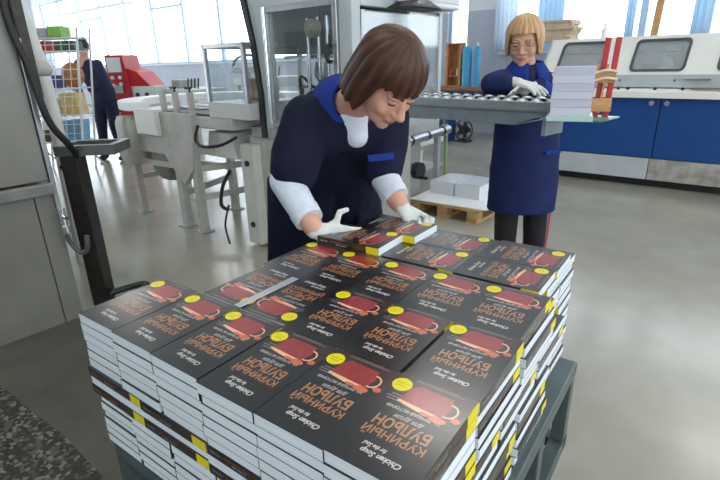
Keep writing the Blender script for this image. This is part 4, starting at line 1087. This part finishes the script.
for i in range(6):
    u0 = i * W + LU[i]; v0 = LV[i]
    nm = ['leftmost', 'second from left', 'third from left', 'third from right', 'second from right', 'rightmost'][i]
    for k in range(NL):
        if k in (6, 7, 8): continue
        du = 0.002 * sin(i * 2.1 + k * 0.9) + (0.006 if k > 8 else 0); dv = 0.0009 * cos(i * 1.3 + k * 1.7)
        lab = ('black book face up, %s in the near row of the pile top' % nm) if k == 0 else \
              ('black book, %s from top in the %s stack along the pile front' % (ORD[k], nm))
        flip = (i == 5 and k in (2, 3, 10, 11, 13, 14)) or (i < 5 and k in (3, 4, 5, 11))
        if flip: book(i * W + LU[i] + du, v0 + dv, zt2(k), 0, lab, False, GF)
        else: book(u0 + W + du, v0 + H + dv, zt2(k), 180, lab, k == 0, GT if k == 0 else GF)
def lab3(j, k): return 'black book, %s from near corner on the pile right side, %s layer down' % (ORD[j + 1], ORD[k])
# three crosswise layers at the front, spines / fore-edges showing
for k in (6, 7, 8):
    for j in range(4):
        lab = 'black book lying crosswise in the pile front, %s from left, %s' % (ORD[j], {6: 'upper spine row', 7: 'page row between the spines', 8: 'lower spine row'}[k])
        if k != 7: book((j + 1) * H - 0.004, 0.006, zt2(k), 90, lab, False, GF)
        else: book(j * H - 0.004, 0.006 + W, zt2(k), -90, lab, False, GF)
    for j in range(3):
        (book(0.776, 0.139 + (j + 1) * H + j * 0.02, zt2(k), 180, lab3(j, k), False, GF) if k == 7 else book(0.776 - W, 0.139 + j * H + j * 0.02, zt2(k), 0, lab3(j, k), False, GF))
# right side of rows two and three
for r in (1, 2):
    for k in range(NL):
        if k in (6, 7, 8): continue
        top = k == 0
        lab = ('black book face up, rightmost in the %s row of the pile top' % ORD[r]) if top else 'black book, %s from top on the pile right side, %s stack from near end' % (ORD[k], ORD[r])
        flip = k in (2, 4, 5, 9, 12, 14)
        sh = (0.022 * r) if k > 0 else 0.0
        du = 0.004 * sin(r * 1.7 + k * 1.3)
        if flip: book(5 * W + du, r * H + 0.004 + sh, zt2(k), 0, lab, False, GF)
        else: book(6 * W + du, (r + 1) * H + 0.003 + sh, zt2(k), 180, lab, top, GT if top else GF)
# the rest of the top layer
for r, cols in ((1, (3, 4)), (2, (1, 2, 3, 4))):
    for i in cols:
        book((i + 1) * W + 0.002, (r + 1) * H + 0.004 * (2 - r), zt2(0), 180, 'black book face up, %s from right in the %s row of the pile top' % (ORD[5 - i], ORD[r]), True, GT)
book(1 * W + 0.014, H + 0.018, zt2(0), -1.5, 'black book turned the other way round on the pile top, left of the metal strip', True, GT)
book(2 * W + 0.006, H + 0.012, zt2(0), 1.0, 'black book turned the other way round on the pile top, right of the metal strip', True, GT)
# far block: books turned sideways
U1 = 0.3614
for kk, nm in ((1, 'right'), (0, 'left')):
    for j in (0, 1):
        for k in range(NL if kk == 1 else 1):
            if k in (6, 7, 8) and j == 0: continue
            top = k == 0
            lab = ('black book turned sideways face up at the far end, %s pair, %s one' % (nm, ('nearer', 'farther')[j])) if top else \
                  'black book turned sideways, %s from top, %s stack of the far right corner' % (ORD[k], ('nearer', 'farther')[j])
            fan = 0.004 * sin(k * 2.3 + j)
            uu = U1 + H * (kk + 1) - 0.006 + fan * 0.8
            vv = 0.6024 + j * W + 0.002 + (0.066 if k > 0 else 0)
            if k in (3, 4, 9, 12): book(U1 + H * kk - 0.006 + fan * 0.8, vv + W, zt2(k), -90, lab, False, GF)
            else: book(uu, vv, zt2(k), 90, lab, top, GT if top else GF)
# the two books being set down by the woman
bk = book(0.352, 0.592, 0.0002, 91.5, 'black book held by the woman on the pile top, nearer of the two being placed', True, GT, 0)
bk2 = book(0.386, 0.716, 0.0002, 89.0, 'black book held by the woman on the pile top, farther of the two being placed', True, GT, 0)
for j in (0, 1):
    book(U1 - 0.004, 0.606 + j * W, zt2(0), 90, 'black book underneath the %s book held by the woman' % ('nearer', 'farther')[j], False, GF)
# books packed inside the pile, out of sight behind the outer ones
q = MB()
for k in range(1, NL):
    z = ZTOP + zt2(k)
    if k in (6, 7, 8): vs_ = [(0.15, 0.145)]
    for i in range(1, 5):
        for r in (1, 2):
            p = MB().b2((0.0, 0.0, 0.0), (W - 0.003, H - 0.004, BT)); lo = (i * W + 0.005, r * H + 0.012)
            if k in (6, 7, 8) and r == 1: pass
            q.b2((lo[0], lo[1], z), (lo[0] + W - 0.012, lo[1] + H - 0.006, z + BT))
    for kk in (-1, 0):
        for j in (0, 1):
            lo = (U1 + H * kk, 0.612 + j * W)
            q.b2((lo[0], lo[1], z), (lo[0] + H - 0.012, lo[1] + W - 0.006, z + BT))
qq = MB()
for p in q.v:
    w = pile(p[0], p[1]); qq.v.append((w.x, w.y, p[2]))
qq.f = q.f; qq.mi = q.mi; qq.sm = q.sm
o = qq.build('packed_books', mat('packed_paper', (190, 192, 196), 0.8))
tag(o, 'mass of books packed inside the big pile behind the outer stacks', 'books', None, 'stuff')
# metal strip on the covers
o = MB().b2((-0.010, -0.085, 0), (0.010, 0.085, 0.0015)).build('metal_strip', mat('strip_silver', (196, 198, 200), 0.3, 0.6), None, 0.0004)
o.location = pile(0.262, 0.292, 0.0012); o.rotation_euler = (0, 0, PY + radians(-2)); tag(o, 'silver metal strip lying between two turned books on the pile top', 'metal strip')
# ================================================================== PEOPLE
LIPS = mat('lips', (182, 122, 110), 0.45)
BROWH = strand_mat('hair_brown', (40, 24, 18), (88, 54, 36), 0.5, 0.35)
BLOND = strand_mat('hair_blond', (158, 118, 78), (208, 170, 122), 0.45, 0.5)
TROUS = mat('black_trousers', (20, 20, 24), 0.85)
WHITECL = mat('white_knit', (206, 214, 224), 0.85, 0, 0.06, 40, 0.08, 0.15)

def folds(o, strength, size):
    tx = bpy.data.textures.new('cloth_folds', 'CLOUDS'); tx.noise_scale = size; tx.noise_depth = 2
    md = o.modifiers.new('folds', 'DISPLACE'); md.texture = tx; md.strength = strength; md.mid_level = 0.5
def head_shapes(b, M, k=1.0, full=1.0):
    R3 = M.to_3x3()
    def E(c, r, rot=None): b.ell(M @ Vector(c), [x * k for x in r], 0, R3 if rot is None else R3 @ rot, 22, 14)
    def C(p, q, r0, r1=None): b.cap(M @ Vector(p), M @ Vector(q), r0 * k, (r0 if r1 is None else r1) * k)
    E((0, 0.012, 0.030), (0.076, 0.094, 0.088))
    E((0, -0.022, -0.030), (0.064 * full, 0.068, 0.078))
    E((0, -0.030, -0.075), (0.050 * full, 0.052, 0.042))
    E((0, -0.066, -0.100), (0.022, 0.020, 0.018))
    for s in (-1, 1):
        E((s * 0.036 * full, -0.062, -0.034), (0.024, 0.022, 0.026))
        E((s * 0.030, -0.074, 0.018), (0.026, 0.018, 0.010))
        E((s * 0.076, 0.014, -0.010), (0.010, 0.018, 0.030))
    C((0, -0.084, 0.006), (0, -0.108, -0.034), 0.008, 0.0125)
    for s in (-1, 1): E((s * 0.012, -0.098, -0.037), (0.009, 0.010, 0.008))
    E((0, -0.086, -0.062), (0.024, 0.012, 0.007)); E((0, -0.083, -0.074), (0.020, 0.012, 0.007))
def lip_pick(M):
    Mi = M.inverted()
    def f(p):
        q = Mi @ p
        return 1 if (abs(q.x) < 0.024 and -0.079 < q.z < -0.058 and q.y < -0.082 and abs(q.z + 0.068) < 0.011 - abs(q.x) * 0.3) else 0
    return f
def face_bits(M, parent, down=False, brow=None):
    R3 = M.to_3x3(); k = M.to_scale()[0]
    for s in (-1, 1):
        e = MB(); e.ell((s * 0.031, -0.0735, -0.002), (0.0145, 0.0115, 0.0085 if not down else 0.006), 0)
        e.xf(M); eo = e.build('eye', mat('eye_white', (222, 216, 210), 0.25), parent)
        if not down:
            i_ = MB(); i_.ell((s * 0.031, -0.0830, -0.003), (0.0062, 0.0028, 0.0062), 0); i_.xf(M); i_.build('iris', mat('iris_dark', (52, 44, 40), 0.2), eo)
        l_ = MB(); l_.tube([(s * 0.031 - 0.013, -0.079, 0.000 if not down else -0.006), (s * 0.031, -0.0865, 0.0065 if not down else -0.005), (s * 0.031 + 0.013, -0.079, 0.000 if not down else -0.006)], 0.0024 if not down else 0.0017, sub=4, n=6); l_.xf(M); l_.build('lash_line', mat('lash', (52, 34, 30), 0.6), eo)
        if down:
            v = MB(); v.ell((s * 0.031, -0.0745, 0.0015), (0.0165, 0.0125, 0.0095), 0); v.xf(M); v.build('eyelid', SKIN, eo)
        b_ = MB(); b_.tube([(s * 0.014, -0.091, 0.021), (s * 0.031, -0.0905, 0.026), (s * 0.050, -0.078, 0.021)], 0.0022, sub=4, n=6); b_.xf(M); b_.build('eyebrow', brow, parent)
def hair(M, name, m, parent, zf, zs, zb, fr=(48, 66), wide=1.0, flare=0.0, seed=0, part=0.0):
    rnd = random.Random(seed)
    nA, nR = 96, 26
    cx, cy, cz = 0, 0.012, 0.030
    rx, ry, rz = 0.092 * wide, 0.112, 0.106
    ph = [rnd.uniform(0, 6.28) for _ in range(6)]
    vs = []
    for i in range(nA):
        a = 2 * pi * i / nA                      # 0 = front
        d = abs((a + pi) % (2 * pi) - pi); dd = math.degrees(d)
        w = min(1, max(0, (dd - fr[0]) / (fr[1] - fr[0]))); w = w * w * (3 - 2 * w)
        w2 = min(1, max(0, (dd - 95) / 60)); w2 = w2 * w2 * (3 - 2 * w2)
        ze = zf * (1 - w) + (zs * (1 - w2) + zb * w2) * w
        ze += 0.005 * sin(9 * a + ph[0]) * 0.6 + 0.004 * sin(23 * a + ph[1])
        for j in range(nR + 1):
            t = j / nR
            upper = 0.62
            if t <= upper:
                f = (t / upper) * pi / 2
                zt0 = max(ze, cz)
                # angle limit if the hair ends above the widest ring
                fm = math.acos(min(1, max(0, (zt0 - cz) / rz))) if ze > cz else pi / 2
                f = f / (pi / 2) * fm
                rr = sin(f); z = cz + rz * cos(f)
                base_r = rr
            else:
                s = (t - upper) / (1 - upper)
                if ze > cz:
                    fm = math.acos(min(1, (ze - cz) / rz)); base_r = sin(fm); z = ze - 0.004 * s
                else:
                    z = cz + (ze - cz) * s; base_r = 1.0 + flare * s - 0.16 * max(0, s - 0.55)
            ridge = 0.0022 * sin(17 * a + ph[2] + 2.0 * t) + 0.0016 * sin(41 * a + ph[3] + 5 * t) + 0.001 * sin(67 * a + ph[4])
            rr = base_r
            g = 1 + ridge * 9 * min(1, t * 2.5)
            vs.append(M @ Vector((cx + rx * rr * g * sin(a), cy - ry * rr * g * cos(a) * (0.96 if dd < 70 else 1), z + part * 0)))
    fs = []
    for i in range(nA):
        for j in range(nR):
            k1 = i * (nR + 1) + j; k2 = ((i + 1) % nA) * (nR + 1) + j
            fs.append((k1, k1 + 1, k2 + 1, k2))
    mb = MB().add(vs, fs, 0, True)
    o = mb.build(name, m, parent)
    at = o.data.attributes.new('strand', 'FLOAT', 'POINT')
    sv = [0.5 + 0.22 * sin(19 * 2 * pi * i / nA + ph[0]) + 0.2 * sin(37 * 2 * pi * i / nA + ph[5]) + rnd.uniform(-0.16, 0.16) for i in range(nA)]
    at.data.foreach_set('value', [min(1, max(0, sv[i] + 0.12 * sin(j * 0.8 + i))) for i in range(nA) for j in range(nR + 1)])
    md = o.modifiers.new('thickness', 'SOLIDIFY'); md.thickness = 0.016 * M.to_scale()[0]; md.offset = -1
    return o

def hand(b, M, k=1.0, curl=(0.35, 0.5, 0.55, 0.6), spread=0.06, thumb=0.5, mirror=1):
    """right hand, local: fingers +y, thumb +x, palm +z"""
    def P(v): return M @ Vector((v[0] * mirror * k, v[1] * k, v[2] * k))
    xs = [0.030, 0.010, -0.010, -0.028]
    for x in xs: b.cap(P((x * 0.65, 0.005, 0)), P((x, 0.082, 0)), 0.0165 * k, 0.0125 * k)
    b.cap(P((0, -0.022, 0)), P((0, 0.01, 0)), 0.026 * k, 0.027 * k)
    lens = [(0.040, 0.024, 0.019), (0.045, 0.028, 0.020), (0.042, 0.026, 0.020), (0.033, 0.019, 0.017)]
    for i, x in enumerate(xs):
        p = Vector((x, 0.085, 0)); ang = 0.0; sp = (1.5 - i) * spread
        for j, L_ in enumerate(lens[i]):
            ang += curl[i] * (0.8 if j == 0 else 1.0)
            dv = Vector((sin(sp) * cos(ang), cos(sp) * cos(ang), sin(ang)))
            q = p + dv * L_
            b.cap(P(p), P(q), (0.0102 - j * 0.0009) * k, (0.0096 - j * 0.0009) * k)
            p = q
    p0 = Vector((0.020, 0.020, 0.004)); p1 = Vector((0.046, 0.048, 0.012)); p2 = p1 + Vector((0.55 * sin(thumb) + 0.35, 0.75 * cos(thumb), 0.18)).normalized() * 0.034; p3 = p2 + Vector((0.35 * sin(thumb) + 0.1, 0.9, 0.2)).normalized() * 0.027
    b.cap(P(p0), P(p1), 0.015 * k, 0.0125 * k); b.cap(P(p1), P(p2), 0.0118 * k, 0.0105 * k); b.cap(P(p2), P(p3), 0.0105 * k, 0.009 * k)
def frame_from(f, th, origin):
    """matrix whose +y is f, +x towards th"""
    f = Vector(f).normalized(); x = Vector(th); x = (x - f * x.dot(f)).normalized(); z = x.cross(f)
    m = Matrix((x, f, z)).transposed().to_4x4(); m.translation = Vector(origin)
    return m
def headM(c, yaw, pitch, roll=0.0, k=1.0):
    return T(Vector(c)) @ Matrix.Rotation(yaw, 4, 'Z') @ Matrix.Rotation(pitch, 4, 'X') @ Matrix.Rotation(roll, 4, 'Y') @ Matrix.Scale(k, 4)

# ------------------------------------------------------------------ bending woman
F0 = Vector((-0.13, 1.84, 0.0))
t = thing('person', 'woman with brown bobbed hair in navy overall bending over the pile of books', 'person', F0)
back = T(-F0)                                    # shapes below are in world metres
HM = headM((0.083, 1.330, 1.308), radians(38), radians(46), 0, 0.95)
SL, SRR = Vector((-0.155, 1.505, 1.200)), Vector((0.098, 1.60, 1.185))
EL, WL = Vector((-0.205, 1.41, 1.01)), Vector((-0.128, 1.295, 0.918))
ER, WR = Vector((0.075, 1.52, 1.02)), Vector((0.122, 1.43, 0.945))
NB_ = Vector((-0.025, 1.515, 1.225))
e_ = (SRR - SL).normalized(); YS = math.atan2(e_.y, e_.x)
b = MB(); head_shapes(b, HM)
b.cap(HM @ Vector((0, 0.030, -0.055)), NB_, 0.052, 0.054)
b.cap(NB_ + Vector((0, 0.03, -0.04)), Vector((-0.09, 1.70, 1.06)), 0.055, 0.08); b.cap(Vector((-0.09, 1.70, 1.06)), Vector((-0.13, 1.83, 0.88)), 0.08, 0.09)
b.cap(SL, SRR, 0.05); b.cap(SL, EL, 0.045, 0.040); b.cap(EL, WL, 0.040, 0.029); b.cap(SRR, ER, 0.045, 0.040); b.cap(ER, WR, 0.040, 0.029)
b.cap(Vector((-0.20, 1.78, 0.85)), Vector((-0.22, 1.82, 0.45)), 0.075, 0.05); b.cap(Vector((-0.22, 1.82, 0.45)), Vector((-0.22, 1.86, 0.08)), 0.05, 0.038)
b.cap(Vector((-0.05, 1.80, 0.85)), Vector((-0.03, 1.88, 0.45)), 0.075, 0.05); b.cap(Vector((-0.03, 1.88, 0.45)), Vector((-0.02, 1.93, 0.08)), 0.05, 0.038)
b.xf(back); HMl = back @ HM
fuse(b, 'body', [SKIN, LIPS], 0.0045, 5, t, pick=lip_pick(HMl))
face_bits(HMl, t, True, mat('brow_brown', (74, 48, 38), 0.7))
hair(HMl, 'hair', BROWH, t, 0.034, -0.088, -0.120, (52, 70), 1.02, 0.05, 3)
# coat
b = MB()
for off in (-0.078, 0.078):
    o_ = e_ * off
    b.cap(Vector((-0.13, 1.80, 0.86)) + o_, Vector((-0.095, 1.69, 1.05)) + o_, 0.128, 0.122)
    b.cap(Vector((-0.095, 1.69, 1.05)) + o_, Vector((-0.040, 1.555, 1.155)) + o_ * 0.95, 0.122, 0.098)
b.cap(Vector((-0.095, 1.68, 1.05)), Vector((-0.03, 1.54, 1.16)), 0.125, 0.098)
b.cap(SL, NB_ + Vector((-0.03, 0.03, -0.035)), 0.066, 0.07); b.cap(SL + Vector((0.05, 0.06, 0.01)), NB_ + Vector((-0.015, 0.05, 0.005)), 0.076, 0.066); b.cap(SRR, NB_ + Vector((0.03, 0.03, -0.035)), 0.07, 0.07)
b.cap(SL, SL.lerp(EL, 0.55), 0.068, 0.078); b.cap(SL.lerp(EL, 0.5), SL.lerp(EL, 0.76) + Vector((0.004, 0, 0)), 0.077, 0.075)
b.cap(SRR, SRR.lerp(ER, 0.5), 0.072, 0.076); b.cap(SRR.lerp(ER, 0.5), SRR.lerp(ER, 0.90), 0.074, 0.068)
b.xf(back)
co = fuse(b, 'coat', NAVY, 0.007, 7, t)
folds(co, 0.016, 0.13)
# skirt of the coat, open in front
fr = YS - pi / 2
vs = []; nS, nZ = 56, 12
for j in range(nZ + 1):
    s = j / nZ; z = 0.96 - s * 0.46
    for i in range(nS + 1):
        a = fr + 0.34 + (2 * pi - 0.62) * i / nS
        fold = 1 + 0.018 * s * sin(a * 9)
        rx, ry = 0.212 + 0.045 * s, 0.150 + 0.03 * s
        ca, sa = cos(a - YS), sin(a - YS)
        x, y = rx * ca * fold, ry * sa * fold
        vs.append((x * cos(YS) - y * sin(YS), -0.035 + 0.03 * s + x * sin(YS) + y * cos(YS), z))
mb = MB().add(vs, [(j * (nS + 1) + i, j * (nS + 1) + i + 1, (j + 1) * (nS + 1) + i + 1, (j + 1) * (nS + 1) + i) for j in range(nZ) for i in range(nS)], 0, True)
o = mb.build('coat_skirt', NAVY, t); md = o.modifiers.new('th', 'SOLIDIFY'); md.thickness = 0.006
b = MB()
b.ell((0.0, -0.03, 0.84), (0.15, 0.115, 0.14))
b.cap((-0.08, -0.03, 0.83), (-0.09, -0.02, 0.45), 0.10, 0.075).cap((-0.09, -0.02, 0.45), (-0.09, 0.02, 0.09), 0.075, 0.06)
b.cap((0.08, -0.02, 0.83), (0.10, 0.04, 0.45), 0.10, 0.075).cap((0.10, 0.04, 0.45), (0.11, 0.09, 0.09), 0.075, 0.06)
fuse(b, 'trousers', TROUS, 0.009, 4, t)
for x, y in ((-0.09, -0.02), (0.11, 0.05)):
    MB().ell((x, y - 0.02, 0.04), (0.046, 0.12, 0.04)).build('shoe', DARK, t)
# white shirt in the neckline and long white sleeves
fw = Vector((sin(radians(24)), -cos(radians(24)), 0))
b = MB(); b.cap(NB_ + fw * 0.03 + Vector((0, 0, -0.035)), NB_ + fw * 0.058 + Vector((0, 0, -0.080)), 0.050, 0.034); b.xf(back)
fuse(b, 'shirt', WHITECL, 0.006, 3, t)
for A_, B_2, nm in ((EL, WL, 'left'), (ER, WR, 'right')):
    b = MB(); d_ = (B_2 - A_)
    b.cyl(A_ - d_ * 0.16, A_ + d_ * 0.25, 0.049, 0.046, n=28); b.ell(A_ - d_ * 0.16, (0.049,) * 3)
    b.cyl(A_ + d_ * 0.25, A_ + d_ * 0.80, 0.046, 0.040, n=28); b.ell(A_ + d_ * 0.25, (0.046,) * 3)
    b.xf(back); so = fuse(b, 'sleeve', WHITECL, 0.005, 4, t)
    c_ = MB(); c_.cyl(A_ + d_ * 0.60, A_ + d_ * 0.82, 0.0445, 0.0420, n=28); c_.xf(back); c_.build('cuff', WHITECL, so, 0.003)
# collar flaps in brighter blue
vs = []; nC = 28
axis = (HM @ Vector((0, 0.03, -0.06)) - NB_).normalized()
xa = e_; ya = axis.cross(xa).normalized()       # ya points to the back
for j, (r, h) in enumerate([(0.060, 0.052), (0.070, 0.056), (0.088, 0.030), (0.108, -0.008)]):
    for i in range(nC + 1):
        a = -pi / 2 + 0.42 + (2 * pi - 0.84) * i / nC
        p = NB_ + axis * (h - 0.035 * (0.5 - 0.5 * sin(a)) * (1 if j > 1 else 0.4)) + (xa * cos(a) * 1.05 + ya * sin(a)) * r
        vs.append(p - F0)
mb = MB().add(vs, [(j * (nC + 1) + i, j * (nC + 1) + i + 1, (j + 1) * (nC + 1) + i + 1, (j + 1) * (nC + 1) + i) for j in range(3) for i in range(nC)], 0, True)
o = mb.build('collar', ROYAL, t); md = o.modifiers.new('th', 'SOLIDIFY'); md.thickness = 0.006
pk = MB().box(Vector((0.068, 1.44, 1.085)) - F0, (0.085, 0.008, 0.022), 0, Euler((radians(-32), 0, radians(22))).to_matrix()); pk.build('pocket_trim', ROYAL, t, 0.003)
# gloves
b = MB(); G1 = frame_from((0.93, 0.10, -0.25), (0.05, 0.1, 1.0), WL + Vector((0.018, -0.006, -0.012)))
hand(b, G1, 0.82, (0.32, 0.36, 0.4, 0.45), 0.04, 1.45); b.xf(back); fuse(b, 'glove', GLOVE, 0.0035, 3, t)
b = MB(); G2 = frame_from((0.42, -0.50, -0.60), (-0.7, -0.6, 0.2), WR + Vector((0.008, -0.004, -0.006)))
hand(b, G2, 0.80, (0.75, 0.8, 0.85, 0.9), 0.04, 0.4, -1); b.xf(back); fuse(b, 'glove', GLOVE, 0.0035, 3, t)

# ------------------------------------------------------------------ older woman at the conveyor
R0 = Vector((0.965, 2.82, 0.0))
t = thing('person', 'older woman with short fair hair and glasses in navy overall, gloved hand on the conveyor', 'person', R0)
HR = headM(Vector((0.905, 2.80, 1.438)) - R0, radians(-24), radians(15), radians(0), 1.0)
b = MB(); head_shapes(b, HR, 1.0, 1.08)
nb = Vector((-0.025, 0.0, 1.29))
b.cap(HR @ Vector((0, 0.025, -0.06)), nb, 0.047, 0.050)
b.cap(nb + Vector((0, 0, -0.06)), Vector((0, 0, 0.95)), 0.07, 0.11)
shl, shr = Vector((-0.165, -0.02, 1.235)), Vector((0.155, -0.02, 1.225))
ell_, elr = Vector((-0.245, -0.115, 1.225)), Vector((0.175, -0.13, 1.08))
wl, wr = Vector((-0.155, -0.215, 1.232)), Vector((-0.045, -0.225, 1.215))
b.cap(shl, shr, 0.05); b.cap(shl, ell_, 0.045, 0.038); b.cap(ell_, wl, 0.038, 0.028); b.cap(shr, elr, 0.045, 0.038); b.cap(elr, wr, 0.038, 0.028)
for s in (-1, 1): b.cap((s * 0.08, 0, 0.9), (s * 0.085, 0, 0.46), 0.08, 0.052); b.cap((s * 0.085, 0, 0.46), (s * 0.09, 0.02, 0.08), 0.05, 0.036)
fuse(b, 'body', [SKIN, LIPS], 0.005, 5, t, pick=lip_pick(HR))
face_bits(HR, t, True, mat('brow_fair', (150, 112, 84), 0.7))
hair(HR, 'hair', BLOND, t, 0.056, -0.068, -0.095, (40, 66), 1.06, 0.02, 5)
gl = MB()
for s in (-1, 1):
    cx_ = s * 0.032
    ring_ = [(cx_ + 0.025 * cos(2 * pi * i / 20), -0.100 + 0.010 * abs(cos(2 * pi * i / 20) * s * 0.5 + 0.5 * (s * (cx_ + 0.025 * cos(2 * pi * i / 20)) > 0.04)), -0.004 + 0.019 * sin(2 * pi * i / 20)) for i in range(21)]
    gl.tube(ring_, 0.0016, sub=1, n=6)
    gl.tube([(s * 0.057, -0.094, 0.002), (s * 0.075, -0.04, 0.004), (s * 0.082, 0.01, 0.0)], 0.0016, sub=4, n=6)
gl.tube([(-0.008, -0.100, 0.0), (0, -0.106, 0.002), (0.008, -0.100, 0.0)], 0.0016, sub=4, n=6)
gl.xf(HR); go = gl.build('glasses', mat('thin_metal_rim', (150, 130, 112), 0.3, 0.7), t)
ln = MB()
for s in (-1, 1): ln.cyl((s * 0.032, -0.0985, -0.004), (s * 0.032, -0.0992, -0.004), 0.0235, n=20)
ln.xf(HR); ln.build('lens', glass_mat('lens_glass', (0.96, 0.97, 0.97), 0.06), go)
b = MB()
b.loft([((0.01, 0.0, 0.50), 0.200, 0.150, 0), ((0.01, 0, 0.70), 0.200, 0.150, 0), ((0.005, 0, 0.95), 0.185, 0.140, 0), ((0, 0, 1.12), 0.180, 0.130, 0), ((-0.005, 0, 1.22), 0.175, 0.110, 0), ((-0.015, 0, 1.275), 0.125, 0.085, 0), ((-0.02, 0, 1.305), 0.075, 0.07, 0)], n=40)
b.cap(shl, ell_, 0.066, 0.060); b.cap(ell_, ell_.lerp(wl, 0.75), 0.058, 0.048)
b.cap(shr, elr, 0.066, 0.060); b.cap(elr, elr.lerp(wr, 0.92), 0.060, 0.048)
NAVY2 = mat('navy_twill_lighter', (34, 44, 84), 0.85, 0, 0.14, 9, 0.12, 0.15)
co = fuse(b, 'coat', NAVY2, 0.008, 6, t)
folds(co, 0.012, 0.12)
vs = []; nC = 28
for j, (r, h) in enumerate([(0.066, 0.052), (0.078, 0.056), (0.104, 0.034), (0.138, -0.020)]):
    for i in range(nC + 1):
        a = -pi / 2 + 0.20 + (2 * pi - 0.40) * i / nC
        vs.append((nb.x + r * cos(a) * 1.05, nb.y + r * sin(a) * 0.95, nb.z + h - (0.045 if j > 1 else 0.02) * (0.5 - 0.5 * sin(a))))
mb = MB().add(vs, [(j * (nC + 1) + i, j * (nC + 1) + i + 1, (j + 1) * (nC + 1) + i + 1, (j + 1) * (nC + 1) + i) for j in range(3) for i in range(nC)], 0, True)
o = mb.build('collar', ROYAL, t); md = o.modifiers.new('th', 'SOLIDIFY'); md.thickness = 0.006
c_ = MB(); d_ = (wr - elr); c_.cyl(elr + d_ * 0.55, elr + d_ * 0.97, 0.054, 0.050, n=28); c_.build('cuff', ROYAL, t, 0.004)
b = MB(); b.loft([((-0.018, -0.01, 1.20), 0.085, 0.090, 0), ((-0.022, -0.015, 1.27), 0.080, 0.080, 0), ((-0.025, -0.008, 1.318), 0.066, 0.066, 0)]); fuse(b, 'undershirt', mat('navy_knit', (30, 34, 66), 0.9), 0.006, 2, t)
b = MB(); q_ = 0.0
pk = MB().box((0.115, -0.128, 0.86), (0.12, 0.014, 0.022), 0, Matrix.Rotation(radians(28), 3, 'Z')); pk.build('pocket_trim', ROYAL, t, 0.004)
pk = MB().box((0.10, -0.118, 1.10), (0.09, 0.014, 0.018), 0, Matrix.Rotation(radians(28), 3, 'Z')); pk.build('chest_pocket_trim', ROYAL, t, 0.004)
b = MB()
for s in (-1, 1): b.cap((s * 0.085 + 0.01, 0.0, 0.62), (s * 0.09 + 0.02, 0.0, 0.30), 0.078, 0.066); b.cap((s * 0.09 + 0.02, 0.0, 0.30), (s * 0.09 + 0.02, 0.01, 0.07), 0.066, 0.058)
fuse(b, 'trousers', TROUS, 0.009, 4, t)
q = MB(); q.tube([(0.178, -0.035, 0.52), (0.176, -0.028, 0.30), (0.170, -0.015, 0.09)], 0.006, n=8); q.build('trouser_stripe', mat('pink_stripe', (186, 60, 96), 0.7), t)
for s in (-1, 1): MB().ell((s * 0.09 + 0.02, -0.03, 0.04), (0.045, 0.115, 0.04)).build('shoe', DARK, t)
b = MB(); G3 = frame_from((0.60, -0.72, -0.20), (0.7, 0.5, 0.15), wl + Vector((0.01, -0.012, 0.004)))
hand(b, G3, 0.95, (0.22, 0.26, 0.28, 0.3), 0.10, 0.5); fuse(b, 'glove', GLOVE, 0.0035, 3, t)
b = MB(); G4 = frame_from((-0.92, -0.18, -0.10), (0.0, -0.7, 0.5), wr + Vector((-0.01, 0, 0)))
hand(b, G4, 0.9, (0.2, 0.25, 0.25, 0.3), 0.05, 0.4, -1); fuse(b, 'glove', GLOVE, 0.004, 3, t)
